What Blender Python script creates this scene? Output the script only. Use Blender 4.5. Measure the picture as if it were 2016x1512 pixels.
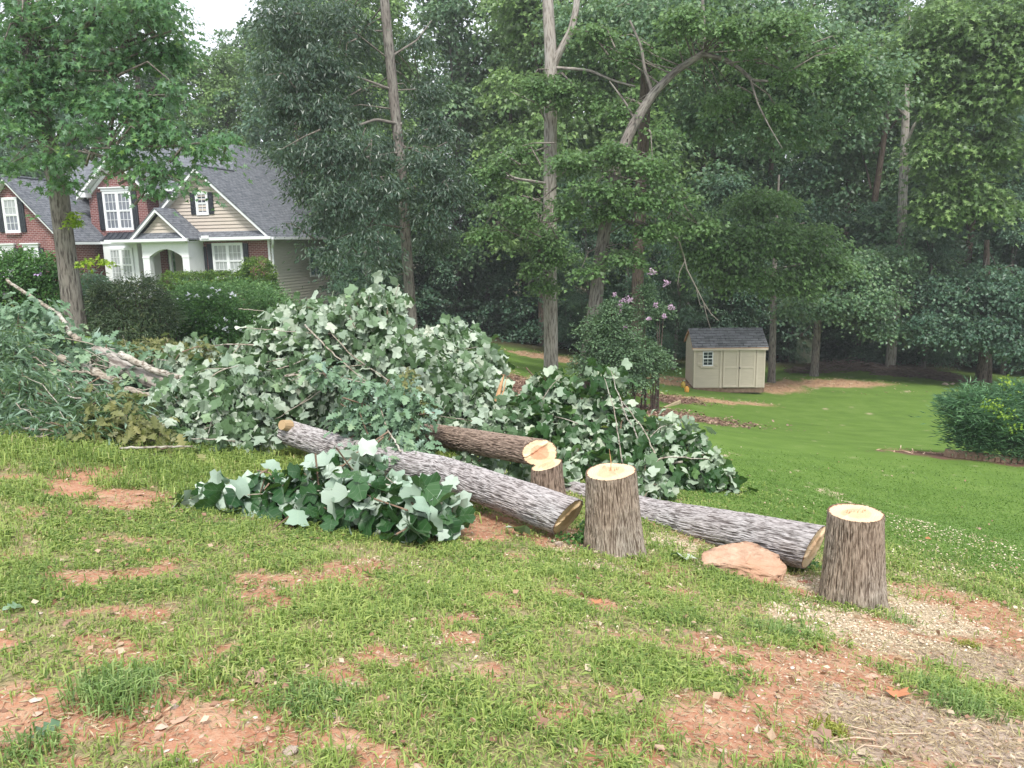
import bpy, math, numpy as np
from mathutils import Matrix, Vector
PI = math.pi
scn = bpy.context.scene
for o in list(bpy.data.objects): bpy.data.objects.remove(o)
COL = scn.collection

# ---------------------------------------------------------------- camera
FPX = 1514.0; PITCH = math.radians(10.4); ROLL = math.radians(-1.1)
def _rx(a): c, s = math.cos(a), math.sin(a); return np.array([[1,0,0],[0,c,-s],[0,s,c]])
def _rz(a): c, s = math.cos(a), math.sin(a); return np.array([[c,-s,0],[s,c,0],[0,0,1]])
CM = _rx(PI/2-PITCH) @ _rz(ROLL); CP = np.array([0,0,1.6])
cam_d = bpy.data.cameras.new('camera'); cam = bpy.data.objects.new('camera', cam_d); COL.objects.link(cam)
cam.matrix_world = Matrix([list(CM[0])+[0], list(CM[1])+[0], list(CM[2])+[1.6], [0,0,0,1]])
cam_d.sensor_width = 36; cam_d.lens = 36*FPX/2016; cam_d.clip_end = 2000; cam_d.clip_start = 0.05
scn.camera = cam

# ---------------------------------------------------------------- world, sun, exposure
HAZE = 0.0009
SUN_EL, SUN_AZ = math.radians(56), math.radians(176)     # azimuth from +Y clockwise: behind the camera, to its left
w = bpy.data.worlds.new('World'); scn.world = w; w.use_nodes = True
nt = w.node_tree; nt.nodes.clear()
sky = nt.nodes.new('ShaderNodeTexSky'); sky.sky_type = 'NISHITA'; sky.sun_disc = False
sky.sun_elevation = SUN_EL; sky.sun_rotation = SUN_AZ; sky.dust_density = 4; sky.air_density = 1.0
mixs = nt.nodes.new('ShaderNodeMix'); mixs.data_type = 'RGBA'; mixs.inputs[0].default_value = 0.78
mixs.inputs[7].default_value = (9.6, 9.9, 10.6, 1)       # the even white of the cloud cover, in the sky's own units
bg = nt.nodes.new('ShaderNodeBackground'); bg.inputs[1].default_value = 0.09
wo = nt.nodes.new('ShaderNodeOutputWorld')
nt.links.new(sky.outputs[0], mixs.inputs[6]); nt.links.new(mixs.outputs[2], bg.inputs[0]); nt.links.new(bg.outputs[0], wo.inputs[0])
sun_d = bpy.data.lights.new('sun', 'SUN'); sun_d.energy = 2.3; sun_d.angle = math.radians(11); sun_d.color = (1, .96, .9)
sun = bpy.data.objects.new('sun', sun_d); COL.objects.link(sun)
sd = Vector((math.sin(SUN_AZ)*math.cos(SUN_EL), math.cos(SUN_AZ)*math.cos(SUN_EL), math.sin(SUN_EL)))
sun.rotation_euler = sd.to_track_quat('Z', 'Y').to_euler()
scn.view_settings.view_transform = 'Standard'; scn.view_settings.look = 'None'
scn.view_settings.exposure = 0.88; scn.view_settings.gamma = 1; scn.view_settings.use_curve_mapping = False
scn.cycles.max_bounces = 6; scn.cycles.diffuse_bounces = 3; scn.cycles.transmission_bounces = 4
scn.cycles.glossy_bounces = 2; scn.cycles.transparent_max_bounces = 4; scn.cycles.use_denoising = True

# ---------------------------------------------------------------- pixel / ground helpers
def at(px, py, Y):
    d = CM @ np.array([(px-1008)/FPX, -(py-756)/FPX, -1.0]); return CP + d*(Y/d[1])
CTRL = [at(*a) for a in [(20,1500,2),(1000,1500,2.1),(2000,1500,2.4),(1205,1077,5.2),(1680,1187,4.6),(1080,978,6.6),(0,880,6.5),
    (1430,945,8.5),(1700,1000,9.5),(1850,1050,7),(1930,908,15),(1500,850,20),(1430,772,32),(1900,752,36),(1650,747,36),(1085,738,28),
    (815,690,26),(150,657,17),(400,692,20),(970,690,36),(880,662,42),(560,935,7),(820,1050,5.3),(1470,1150,4.8),(250,900,6.8),(1300,800,26)]]
CTRL += [np.array(p, float) for p in [(0,0,0),(-3,0,.25),(3,0,-.35),(-16,38,-1.0),(-24,37,-.5),(-12,48,-3.2),(-45,30,.5),(-50,80,-2),
    (50,30,-7),(60,90,-7),(0,100,-4),(0,-20,1.5),(-30,-15,1.5),(30,-15,-4),(0,60,-4.5),(25,50,-5.6),(-10,9,-.1),(-16,20,.1),(-30,12,.4)]]
CTRL = np.array(CTRL)
def _tps(r2): return np.where(r2 > 1e-9, .5*r2*np.log(np.maximum(r2, 1e-9)), 0.0)
_n = len(CTRL); _d2 = ((CTRL[:,None,:2]-CTRL[None,:,:2])**2).sum(2)
_A = np.zeros((_n+3,_n+3)); _A[:_n,:_n] = _tps(_d2)+np.eye(_n)*.02; _A[:_n,_n] = 1; _A[:_n,_n+1:] = CTRL[:,:2]; _A[_n:,:_n] = _A[:_n,_n:].T
_W = np.linalg.solve(_A, np.concatenate([CTRL[:,2], [0,0,0]]))
def gz(x, y):
    x = np.asarray(x, float); y = np.asarray(y, float); sh = np.broadcast(x, y).shape
    x = np.broadcast_to(x, sh).ravel(); y = np.broadcast_to(y, sh).ravel()
    z = np.full(x.shape, _W[_n]) + _W[_n+1]*x + _W[_n+2]*y
    for k in range(_n): z = z + _W[k]*_tps((x-CTRL[k,0])**2+(y-CTRL[k,1])**2)
    return z.reshape(sh)
def gz1(x, y): return float(gz(np.array([x]), np.array([y]))[0])
def hit(px, py, y0=1.0, y1=80):
    ys = np.linspace(y0, y1, 1600)
    d = CM @ np.array([(px-1008)/FPX, -(py-756)/FPX, -1.0]); P = CP[None]+d[None]*(ys/d[1])[:,None]
    g = gz(P[:,0], P[:,1]); k = np.argmax(P[:,2] < g); p = P[k].copy(); p[2] = g[k]; return p

# ---------------------------------------------------------------- noise
def _hash(ix, iy, iz, seed):
    h = (ix.astype(np.int64)*374761393 + iy.astype(np.int64)*668265263 + iz.astype(np.int64)*2147483647 + seed*974634777) & 0xffffffff
    h = ((h ^ (h >> 13))*1274126177) & 0xffffffff
    return ((h ^ (h >> 16)) & 0xffff)/65535.0
def noise(x, y, z=0.0, seed=0):
    x, y, z = np.broadcast_arrays(np.asarray(x, float), np.asarray(y, float), np.asarray(z, float))
    ix, iy, iz = np.floor(x), np.floor(y), np.floor(z); fx, fy, fz = x-ix, y-iy, z-iz
    u, v, q = fx*fx*(3-2*fx), fy*fy*(3-2*fy), fz*fz*(3-2*fz); r = 0
    for a in (0, 1):
        for b in (0, 1):
            for c in (0, 1):
                r = r + _hash(ix+a, iy+b, iz+c, seed)*(u if a else 1-u)*(v if b else 1-v)*(q if c else 1-q)
    return r
def fbm(x, y, z=0.0, seed=0, octv=4):
    r, a, t = 0, .5, 0
    for k in range(octv):
        r = r + a*noise(np.asarray(x)*2**k, np.asarray(y)*2**k, np.asarray(z)*2**k, seed+k); t += a; a *= .5
    return r/t

# ---------------------------------------------------------------- mesh helpers
def mesh_np(name, V, FS, rnd=None, smooth=False, vattr=None, mat=None, fmat=None):
    """V (n,3); FS a face array or a list of them (tris, quads)."""
    if not isinstance(FS, (list, tuple)): FS = [FS]
    FS = [np.asarray(f, np.int64) for f in FS if len(f)]
    me = bpy.data.meshes.new(name); V = np.asarray(V, np.float32)
    nf = sum(len(f) for f in FS); nl = sum(f.size for f in FS)
    me.vertices.add(len(V)); me.loops.add(nl); me.polygons.add(nf)
    me.vertices.foreach_set('co', V.ravel())
    me.loops.foreach_set('vertex_index', np.concatenate([f.ravel() for f in FS]).astype(np.int32))
    tot = np.concatenate([np.full(len(f), f.shape[1]) for f in FS])
    me.polygons.foreach_set('loop_start', np.concatenate([[0], np.cumsum(tot)[:-1]]).astype(np.int32))
    me.polygons.foreach_set('use_smooth', np.full(nf, smooth))
    if fmat is not None: me.polygons.foreach_set('material_index', np.asarray(fmat, np.int32))
    me.update(calc_edges=True)
    if rnd is not None: me.attributes.new('rnd', 'FLOAT', 'FACE').data.foreach_set('value', np.asarray(rnd, np.float32))
    for k, a in (vattr or {}).items():
        a = np.asarray(a, np.float32)
        if a.ndim == 1: me.attributes.new(k, 'FLOAT', 'POINT').data.foreach_set('value', a)
        else: me.attributes.new(k, 'FLOAT_VECTOR', 'POINT').data.foreach_set('vector', a.ravel())
    if mat is not None:
        for m in (mat if isinstance(mat, (list, tuple)) else [mat]): me.materials.append(m)
    return me
def tagit(o, label=None, cat=None, group=None, kind=None):
    if label: o['label'] = label
    if cat: o['category'] = cat
    if group: o['group'] = group
    if kind: o['kind'] = kind
    return o
def thing(name, label, cat, loc=(0,0,0), group=None, rz=0):
    o = bpy.data.objects.new(name, None); COL.objects.link(o); o.location = loc; o.rotation_euler = (0,0,rz)
    o.empty_display_size = .1
    return tagit(o, label, cat, group)
def put(name, me, parent=None, world=True):
    """link mesh; if world, its vertices are world coordinates and are re-based on the parent"""
    o = bpy.data.objects.new(name, me); COL.objects.link(o)
    if parent is not None:
        o.parent = parent
        if world: o.location = -Vector(parent.location) if parent.parent is None else -(Vector(parent.location)+Vector(parent.parent.location))
    return o
def rebase(me, loc):
    n = len(me.vertices); a = np.empty(n*3, np.float32); me.vertices.foreach_get('co', a)
    a = a.reshape(-1,3)-np.array(loc, np.float32); me.vertices.foreach_set('co', a.ravel()); me.update(); return me
def solo(name, me, label, cat, loc, group=None, kind=None):
    o = bpy.data.objects.new(name, rebase(me, loc)); COL.objects.link(o); o.location = loc
    return tagit(o, label, cat, group, kind)
class MB:
    """collects boxes / prisms / tubes into one mesh"""
    def __init__(s): s.v = []; s.t = []; s.q = []; s.n = 0
    def add(s, V, T=(), Q=()):
        V = np.asarray(V, float); s.v.append(V)
        if len(T): s.t.append(np.asarray(T)+s.n)
        if len(Q): s.q.append(np.asarray(Q)+s.n)
        s.n += len(V); return s
    def box(s, x0, x1, y0, y1, z0, z1):
        V = [(x,y,z) for z in (z0,z1) for y in (y0,y1) for x in (x0,x1)]
        return s.add(V, Q=[(0,2,3,1),(4,5,7,6),(0,1,5,4),(2,6,7,3),(0,4,6,2),(1,3,7,5)])
    def prism(s, pts, off):
        pts = np.asarray(pts, float); n = len(pts); off = np.asarray(off, float)
        V = np.concatenate([pts, pts+off])
        T = [(0,i,i+1) for i in range(1,n-1)]+[(n,n+i+1,n+i) for i in range(1,n-1)]
        Q = [(i,n+i,n+(i+1)%n,(i+1)%n) for i in range(n)]
        return s.add(V, T, Q)
    def tube(s, P, R, seg=7, cap=True):
        V, Q, _ = tube_geo(P, R, seg); n = len(P); T = []
        if cap:
            V = np.concatenate([V, [P[0]], [P[-1]]]); a = n*seg
            T = [(a,(i+1)%seg,i) for i in range(seg)]+[(a+1,(n-1)*seg+i,(n-1)*seg+(i+1)%seg) for i in range(seg)]
        return s.add(V, T, Q)
    def mesh(s, name, mat, smooth=False):
        FS = []
        if s.t: FS.append(np.concatenate(s.t))
        if s.q: FS.append(np.concatenate(s.q))
        return mesh_np(name, np.concatenate(s.v), FS, mat=mat, smooth=smooth)
    def out(s, name, mat, parent=None, smooth=False, world=False): return put(name, s.mesh(name, mat, smooth), parent, world)
def frames(P):
    P = np.asarray(P, float); T = np.gradient(P, axis=0); T /= np.linalg.norm(T, axis=1)[:,None]+1e-12
    a = np.array([0,0,1.]) if abs(T[0,2]) < .9 else np.array([1.,0,0])
    N = np.zeros_like(P); n = np.cross(T[0], np.cross(a, T[0])); n /= np.linalg.norm(n); N[0] = n
    for i in range(1, len(P)):
        n = N[i-1]-T[i]*(N[i-1]@T[i]); n /= np.linalg.norm(n)+1e-12; N[i] = n
    return T, N, np.cross(T, N)
def resample(P, R, n):
    P = np.asarray(P, float); R = np.asarray(R, float)
    s = np.concatenate([[0], np.cumsum(np.linalg.norm(np.diff(P, axis=0), axis=1))]); t = np.linspace(0, s[-1], n)
    Q = np.stack([np.interp(t, s, P[:,k]) for k in range(3)], 1); r = np.interp(t, s, R)
    if len(P) > 2:
        for _ in range(max(1, n//len(P)//2)):
            Q[1:-1] = (Q[:-2]+2*Q[1:-1]+Q[2:])/4
    return Q, r, t
def tube_geo(P, R, seg):
    P = np.asarray(P, float); R = np.asarray(R, float); n = len(P); T, N, B = frames(P)
    th = np.linspace(0, 2*PI, seg, endpoint=False)
    V = (P[:,None]+R[:,None,None]*(np.cos(th)[None,:,None]*N[:,None]+np.sin(th)[None,:,None]*B[:,None])).reshape(-1,3)
    i = np.arange(n-1)[:,None]*seg; j = np.arange(seg)[None]; k = (j+1) % seg
    Q = np.stack([i+j, i+k, i+seg+k, i+seg+j], -1).reshape(-1,4)
    return V, Q, th
def bark_tube(name, P, R, mat, nlen=60, seg=28, wob=.06, seed=1, flare=0, amp=0.0, fr=(55, 8)):
    """a trunk or log: tapered, slightly uneven, straightened coordinates kept in 'bc' for the bark, ridges as real relief when amp > 0"""
    Q, r, t = resample(P, R, nlen); T, N, B = frames(Q); th = np.linspace(0, 2*PI, seg, endpoint=False)
    c, s = np.cos(th)[None], np.sin(th)[None]
    rr = r[:,None]*(1+wob*(fbm(c*1.3+7, s*1.3+7, t[:,None]*1.2/max(r.max(),.05)*.2, seed)-.5)*2)
    if flare: rr = rr*(1+flare*np.exp(-t[:,None]/(r[0]*1.3))*(1+.35*np.cos(th*5+seed)[None]+.2*np.cos(th*3+2*seed)[None]))
    bx, by, bz = r[:,None]*c, r[:,None]*s, t[:,None]+0*c
    h = np.zeros_like(rr)
    if amp:
        wx = (noise(bx*14, by*14, bz*7, seed+3)-.5)*.9
        n1 = noise(bx*fr[0]+wx*2, by*fr[0]+wx*2, bz*fr[1], seed+5); n2 = noise(bx*fr[0]*1.9, by*fr[0]*1.9, bz*fr[1]*2.2, seed+6)
        h = 1-np.abs(n1*2-1)*1.5; h = np.clip(.75*h+.25*(1-np.abs(n2*2-1)*1.6), 0, 1); rr = rr+amp*(h-.5)
    V = (Q[:,None]+rr[...,None]*(c[...,None]*N[:,None]+s[...,None]*B[:,None])).reshape(-1,3)
    i = np.arange(nlen-1)[:,None]*seg; j = np.arange(seg)[None]; k = (j+1) % seg
    F = np.stack([i+j, i+k, i+seg+k, i+seg+j], -1).reshape(-1,4)
    bc = np.stack([bx, by, bz], -1).reshape(-1,3)
    return V, F, bc, h.ravel(), (Q, r, T, N, B, rr)

# ---------------------------------------------------------------- materials
MATS = {}
def newmat(name):
    m = bpy.data.materials.new(name); m.use_nodes = True; nt = m.node_tree; nt.nodes.clear(); MATS[name] = m
    return m, nt, nt.nodes.new('ShaderNodeOutputMaterial')
def N_(nt, t, **kw):
    n = nt.nodes.new(t)
    for k, v in kw.items():
        if k.startswith('i'):
            key = k[1:]; n.inputs[int(key) if key.isdigit() else key.replace('_', ' ')].default_value = v
        else: setattr(n, k, v)
    return n
def ramp(nt, fac, stops):
    r = nt.nodes.new('ShaderNodeValToRGB'); e = r.color_ramp.elements
    while len(e) < len(stops): e.new(.5)
    for k, (p, c) in enumerate(stops): e[k].position = p; e[k].color = (*c, 1)
    nt.links.new(fac, r.inputs[0]); return r.outputs[0]
def coord(nt, kind, scale=(1,1,1)):
    if kind == 'world': s = nt.nodes.new('ShaderNodeNewGeometry').outputs['Position']
    elif kind == 'obj': s = nt.nodes.new('ShaderNodeTexCoord').outputs['Object']
    else: s = N_(nt, 'ShaderNodeAttribute', attribute_name=kind).outputs['Vector']
    m = nt.nodes.new('ShaderNodeMapping'); m.inputs['Scale'].default_value = scale; nt.links.new(s, m.inputs[0]); return m.outputs[0]
def nz(nt, co, scale, detail=4, rough=.55):
    n = N_(nt, 'ShaderNodeTexNoise'); n.inputs['Scale'].default_value = scale; n.inputs['Detail'].default_value = detail; n.inputs['Roughness'].default_value = rough
    nt.links.new(co, n.inputs['Vector']); return n.outputs[0]
def mix(nt, f, a, b, mode='MIX'):
    m = N_(nt, 'ShaderNodeMix', data_type='RGBA', blend_type=mode)
    for k, v in ((0, f), (6, a), (7, b)):
        if isinstance(v, (int, float)): m.inputs[k].default_value = v
        elif isinstance(v, tuple): m.inputs[k].default_value = (*v, 1)
        else: nt.links.new(v, m.inputs[k])
    return m.outputs[2]
def bsdf(nt, out, col, rough=.8, spec=.3, bump=None, bs=.3, bd=.01, metal=0):
    b = nt.nodes.new('ShaderNodeBsdfPrincipled')
    if isinstance(col, tuple): b.inputs['Base Color'].default_value = (*col, 1)
    else: nt.links.new(col, b.inputs['Base Color'])
    if isinstance(rough, (int, float)): b.inputs['Roughness'].default_value = rough
    else: nt.links.new(rough, b.inputs['Roughness'])
    b.inputs['Specular IOR Level'].default_value = spec; b.inputs['Metallic'].default_value = metal
    if bump is not None:
        q = N_(nt, 'ShaderNodeBump'); q.inputs['Strength'].default_value = bs; q.inputs['Distance'].default_value = bd
        nt.links.new(bump, q.inputs['Height']); nt.links.new(q.outputs[0], b.inputs['Normal'])
    nt.links.new(b.outputs[0], out.inputs[0]); return b
def leafmat(name, stops, under=None, trans=.28, rough=.5, spec=.35, patch=0.0, vein=False):
    """leaf: colour by each leaf's own 'rnd', paler or bluer underside, a little light through it"""
    m, nt, out = newmat(name); r = N_(nt, 'ShaderNodeAttribute', attribute_name='rnd').outputs['Fac']
    if patch:
        q = nz(nt, coord(nt, 'world'), .35, 2); mm = N_(nt, 'ShaderNodeMath', operation='MULTIPLY_ADD'); mm.inputs[1].default_value = patch
        nt.links.new(q, mm.inputs[0]); a = N_(nt, 'ShaderNodeMath', operation='SUBTRACT'); nt.links.new(r, a.inputs[0]); a.inputs[1].default_value = patch*.5
        nt.links.new(a.outputs[0], mm.inputs[2]); r = mm.outputs[0]
    c = ramp(nt, r, stops)
    if under:
        g = nt.nodes.new('ShaderNodeNewGeometry'); c = mix(nt, g.outputs['Backfacing'], c, ramp(nt, r, under))
    if vein:
        sp = nt.nodes.new('ShaderNodeSeparateXYZ'); nt.links.new(N_(nt, 'ShaderNodeAttribute', attribute_name='lc').outputs['Vector'], sp.inputs[0])
        def M2(op, a, b=None):
            q = N_(nt, 'ShaderNodeMath', operation=op)
            for k, v in enumerate((a, b)):
                if v is None: continue
                if isinstance(v, (int, float)): q.inputs[k].default_value = v
                else: nt.links.new(v, q.inputs[k])
            return q.outputs[0]
        ax = M2('ABSOLUTE', sp.outputs[0]); mid_ = M2('LESS_THAN', ax, .01); u = M2('MULTIPLY', M2('SUBTRACT', sp.outputs[1], M2('MULTIPLY', ax, .75)), 4.2); fr = M2('ABSOLUTE', M2('SUBTRACT', M2('FRACT', u), .5)); side = M2('LESS_THAN', fr, .025)
        vm = M2('MULTIPLY', M2('MAXIMUM', mid_, side), .16); c = mix(nt, vm, c, (.6,.7,.5))
    b = nt.nodes.new('ShaderNodeBsdfPrincipled'); nt.links.new(c, b.inputs['Base Color']); b.inputs['Roughness'].default_value = rough; b.inputs['Specular IOR Level'].default_value = spec
    t = nt.nodes.new('ShaderNodeBsdfTranslucent'); nt.links.new(mix(nt, .5, c, (.25,.45,.05)), t.inputs[0])
    ms = nt.nodes.new('ShaderNodeMixShader'); ms.inputs[0].default_value = trans
    nt.links.new(b.outputs[0], ms.inputs[1]); nt.links.new(t.outputs[0], ms.inputs[2]); nt.links.new(ms.outputs[0], out.inputs[0]); return m
def barkmat(name, ridge, furrow, scale=(38,38,5), use='bc', lichen=None, bd=.012, hcol=False):
    m, nt, out = newmat(name); co = coord(nt, use, scale)
    n = nz(nt, co, 1.0, 5, .6); big = nz(nt, coord(nt, use, (3,3,1.6)), 1, 3)
    top = mix(nt, ramp(nt, big, [(.42, (0,0,0)), (.66, (.9,.9,.9))]), ridge, lichen) if lichen else ridge
    k = ramp(nt, n, [(.36, (1,1,1)), (.54, (0,0,0))]); c = mix(nt, k, top, furrow)
    if hcol:
        h = N_(nt, 'ShaderNodeAttribute', attribute_name='h').outputs['Fac']
        c = mix(nt, ramp(nt, h, [(.12, (.7,.7,.7)), (.46, (0,0,0))]), c, furrow)
    bsdf(nt, out, c, .92, .15, n, .9, bd); return m
def plain(name, col, rough=.6, spec=.3, var=.12, sc=3.0, bump=0.0, use='obj', metal=0):
    m, nt, out = newmat(name); co = coord(nt, use); n = nz(nt, co, sc, 5)
    lo = tuple(max(0, c*(1-var)) for c in col); hi = tuple(min(1, c*(1+var)) for c in col)
    bsdf(nt, out, ramp(nt, n, [(.3, lo), (.7, hi)]), rough, spec, n if bump else None, bump, .01, metal); return m
G = lambda *a: tuple(a)
M_forest = [leafmat('forest_leaf_dark', [(0,(0.0309,0.0791,0.055)),(.6,(0.0653,0.138,0.0859)),(1,(0.155,0.258,0.147))], [(0,(0.0774,0.138,0.103)),(1,(0.189,0.275,0.198))], trans=.25, patch=.5, rough=.45, spec=.5),
            leafmat('forest_leaf_mid', [(0,(0.0447,0.103,0.0607)),(.6,(0.103,0.197,0.0982)),(1,(0.232,0.356,0.169))], [(0,(0.107,0.169,0.116)),(1,(0.25,0.34,0.223))], trans=.28, patch=.5, rough=.45, spec=.5),
            leafmat('forest_leaf_light', [(0,(0.0711,0.141,0.0506)),(.6,(0.159,0.269,0.0871)),(1,(0.3,0.443,0.151))], [(0,(0.127,0.19,0.111)),(1,(0.269,0.365,0.19))], trans=.32, patch=.4, rough=.45, spec=.45)]
M_dark = leafmat('dark_glossy_leaf', [(0,(0.0168,0.0432,0.0288)),(.6,(0.0408,0.0816,0.0528)),(1,(0.102,0.156,0.102))], [(0,(0.06,0.102,0.078)),(1,(0.144,0.198,0.144))], trans=.2, rough=.38, spec=.55)
M_gum = leafmat('sweetgum_leaf', [(0,(0.0374,0.105,0.0448)),(.6,(0.0747,0.179,0.0673)),(.9,(0.135,0.269,0.0897)),(1,(0.299,0.448,0.12))], [(0,(0.12,0.224,0.149)),(1,(0.239,0.374,0.239))], trans=.3)
M_oak = leafmat('oak_leaf', [(0,(0.05,0.112,0.0375)),(.6,(0.106,0.2,0.0688)),(1,(0.188,0.312,0.112))], [(0,(0.125,0.2,0.112)),(1,(0.237,0.325,0.188))], trans=.3)
M_tulip = leafmat('tulip_leaf', [(0,(.05,.1,.042)),(.5,(.12,.2,.1)),(.8,(.22,.32,.2)),(.985,(.22,.34,.15)),(1,(.55,.42,.06))], [(0,(.2,.28,.2)),(.4,(.34,.42,.33)),(.8,(.47,.54,.43)),(1,(.62,.66,.54))], trans=.18, rough=.55)
M_oakcut = leafmat('cut_oak_leaf', [(0,(.1,.18,.1)),(.6,(.17,.28,.17)),(1,(.3,.4,.22))], [(0,(.2,.32,.25)),(1,(.4,.52,.42))], trans=.15)
M_yellow = leafmat('yellowing_leaf', [(0,(0.102,0.115,0.0384)),(.6,(0.173,0.186,0.064)),(1,(0.269,0.256,0.102))], [(0,(0.16,0.179,0.0896)),(1,(0.256,0.256,0.141))], trans=.2)
M_fine = leafmat('fine_brush_leaf', [(0,(0.0625,0.125,0.0625)),(.6,(0.125,0.225,0.112)),(1,(0.3,0.338,0.15))], [(0,(0.15,0.25,0.175)),(1,(0.3,0.425,0.3))], trans=.2)
M_shrub = leafmat('shrub_leaf', [(0,(0.034,0.0935,0.034)),(.6,(0.0765,0.187,0.051)),(1,(0.17,0.34,0.085))], trans=.22)
M_shrubdk = leafmat('dark_shrub_leaf', [(0,(0.027,0.0525,0.027)),(.6,(0.057,0.093,0.045)),(1,(0.15,0.165,0.075))], [(0,(0.105,0.15,0.105)),(1,(0.18,0.24,0.15))], trans=.15)
M_box = leafmat('boxwood_leaf', [(0,(0.0338,0.0743,0.0203)),(.5,(0.081,0.162,0.0297)),(1,(0.27,0.405,0.054))], trans=.2)
M_juni = leafmat('juniper_leaf', [(0,(0.0405,0.101,0.054)),(.6,(0.101,0.216,0.108)),(1,(0.23,0.405,0.189))], trans=.15)
M_lime = leafmat('lime_leaf', [(0,(.16,.3,.02)),(.6,(.32,.46,.04)),(1,(.5,.6,.08))], trans=.3)
M_myrtle = leafmat('myrtle_leaf', [(0,(0.0455,0.091,0.052)),(.5,(0.0975,0.169,0.091)),(1,(0.208,0.325,0.169))], trans=.22)
M_grass = leafmat('rough_grass', [(0,(.08,.14,.04)),(.35,(.19,.28,.07)),(.65,(.33,.42,.11)),(.85,(.45,.52,.17)),(1,(.52,.44,.25))], trans=.3, rough=.5)
M_grassd = leafmat('dark_grass', [(0,(.09,.15,.05)),(.5,(.18,.29,.08)),(1,(.33,.42,.16))], trans=.25)
M_lawnbl = leafmat('lawn_blade', [(0,(.09,.17,.035)),(.6,(.15,.26,.055)),(1,(.23,.34,.09))], trans=.25)
M_straw = leafmat('dry_straw', [(0,(.22,.15,.09)),(.5,(.36,.28,.17)),(1,(.55,.46,.3))], trans=.1)
M_chip = leafmat('wood_chip', [(0,(.42,.31,.2)),(.6,(.6,.5,.36)),(1,(.78,.7,.54))], trans=.05)
M_flow_w = plain('white_petal', (.8,.82,.85), .6, .2, .05)
M_flow_p = plain('pink_petal', (.5,.36,.48), .6, .2, .2, 30)
M_flow_v = plain('violet_petal', (.5,.38,.6), .6, .2, .2, 30)
M_bark_g = barkmat('grey_ridged_bark', (.47,.435,.43), (.075,.06,.055), (170,170,15), hcol=True, lichen=(.55,.54,.54))
M_bark_b = barkmat('brown_ridged_bark', (.33,.25,.2), (.06,.04,.03), (150,150,15), hcol=True)
M_bark_s = barkmat('stump_bark', (.37,.3,.235), (.085,.058,.04), (190,190,15), hcol=True, lichen=(.43,.385,.33))
M_tr_grey = barkmat('standing_grey_bark', (.2,.18,.16), (.06,.052,.046), (26,26,4), lichen=(.26,.25,.22))
M_tr_pale = barkmat('pale_flaking_bark', (.36,.33,.29), (.13,.11,.095), (20,20,3), lichen=(.42,.4,.37))
M_tr_dark = barkmat('dark_trunk_bark', (.14,.11,.09), (.04,.032,.026), (26,26,5))
M_branch = barkmat('pale_branch_bark', (.36,.32,.26), (.13,.1,.075), (22,40,40), use='obj', lichen=(.5,.49,.44), bd=.005)
M_limb = barkmat('upper_limb_bark', (.2,.18,.155), (.07,.06,.05), (12,12,12), use='obj', bd=.005)
M_twig = plain('twig_bark', (.2,.14,.1), .85, .15, .3, 20)
M_twigdk = plain('dead_twig', (.13,.1,.085), .9, .1, .3, 8)
# wood face: rings
def woodface(name, sap, heart, edge):
    m, nt, out = newmat(name); bc = coord(nt, 'bc'); rr = N_(nt, 'ShaderNodeAttribute', attribute_name='rr').outputs['Fac']
    n = nz(nt, coord(nt, 'bc', (9,9,9)), 1, 4); a = N_(nt, 'ShaderNodeMath', operation='MULTIPLY_ADD'); a.inputs[1].default_value = .22; nt.links.new(n, a.inputs[0]); nt.links.new(rr, a.inputs[2])
    c = ramp(nt, a.outputs[0], [(.0, heart), (.62, heart), (.72, sap), (1.02, sap)])
    ln = N_(nt, 'ShaderNodeMath', operation='MULTIPLY'); nt.links.new(a.outputs[0], ln.inputs[0]); ln.inputs[1].default_value = 70
    sn = N_(nt, 'ShaderNodeMath', operation='SINE'); nt.links.new(ln.outputs[0], sn.inputs[0])
    c = mix(nt, ramp(nt, sn.outputs[0], [(.3,(.0,.0,.0)),(1,(.3,.3,.3))]), c, edge)
    st = nz(nt, coord(nt, 'bc', (140,22,60)), 1, 3); c = mix(nt, ramp(nt, st, [(.5,(0,0,0)),(.8,(.45,.45,.45))]), c, edge)
    e = ramp(nt, rr, [(.93,(0,0,0)),(.97,(1,1,1))]); c = mix(nt, e, c, (.2,.1,.06))
    bsdf(nt, out, c, .8, .2, st, .5, .004); return m
M_face_p = woodface('fresh_cut_pale', (.66,.52,.35), (.58,.41,.26), (.5,.3,.16))
M_face_h = woodface('fresh_cut_pink_heart', (.8,.66,.44), (.68,.38,.24), (.5,.24,.13))
M_face_t = woodface('weathered_cut', (.6,.46,.28), (.5,.36,.2), (.3,.2,.12))
M_splint = plain('torn_wood', (.6,.36,.2), .85, .1, .3, 25)

# ---------------------------------------------------------------- leaves
def leaf_tpl(half, mid):
    """half outline (x,y) from base to tip, mid: y positions along the midrib; mirrored fan with a crease along the midrib"""
    V = [(0, y) for y in mid]; nm = len(mid); T = []
    for sgn in (1, -1):
        base = len(V); V += [(sgn*x, y) for x, y in half]; idx = [0]+[base+k for k in range(len(half))]+[nm-1]
        def near(y): return min(range(nm), key=lambda k: abs(mid[k]-y))
        cur = 0
        for a, b in zip(idx[:-1], idx[1:]):
            ya = (V[a][1]+V[b][1])/2; k = max(cur, near(ya))
            for q in range(cur, k): T.append((q, a, q+1) if sgn > 0 else (q, q+1, a))
            cur = k
            if a != k and b != k: T.append((k, a, b) if sgn > 0 else (k, b, a))
        for q in range(cur, nm-1):
            if idx[-2] not in (q, q+1): T.append((q, idx[-2], q+1) if sgn > 0 else (q, q+1, idx[-2]))
    T = [t for t in T if len(set(t)) == 3]
    return np.array(V, float), np.array(sorted(set(T)))
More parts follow.
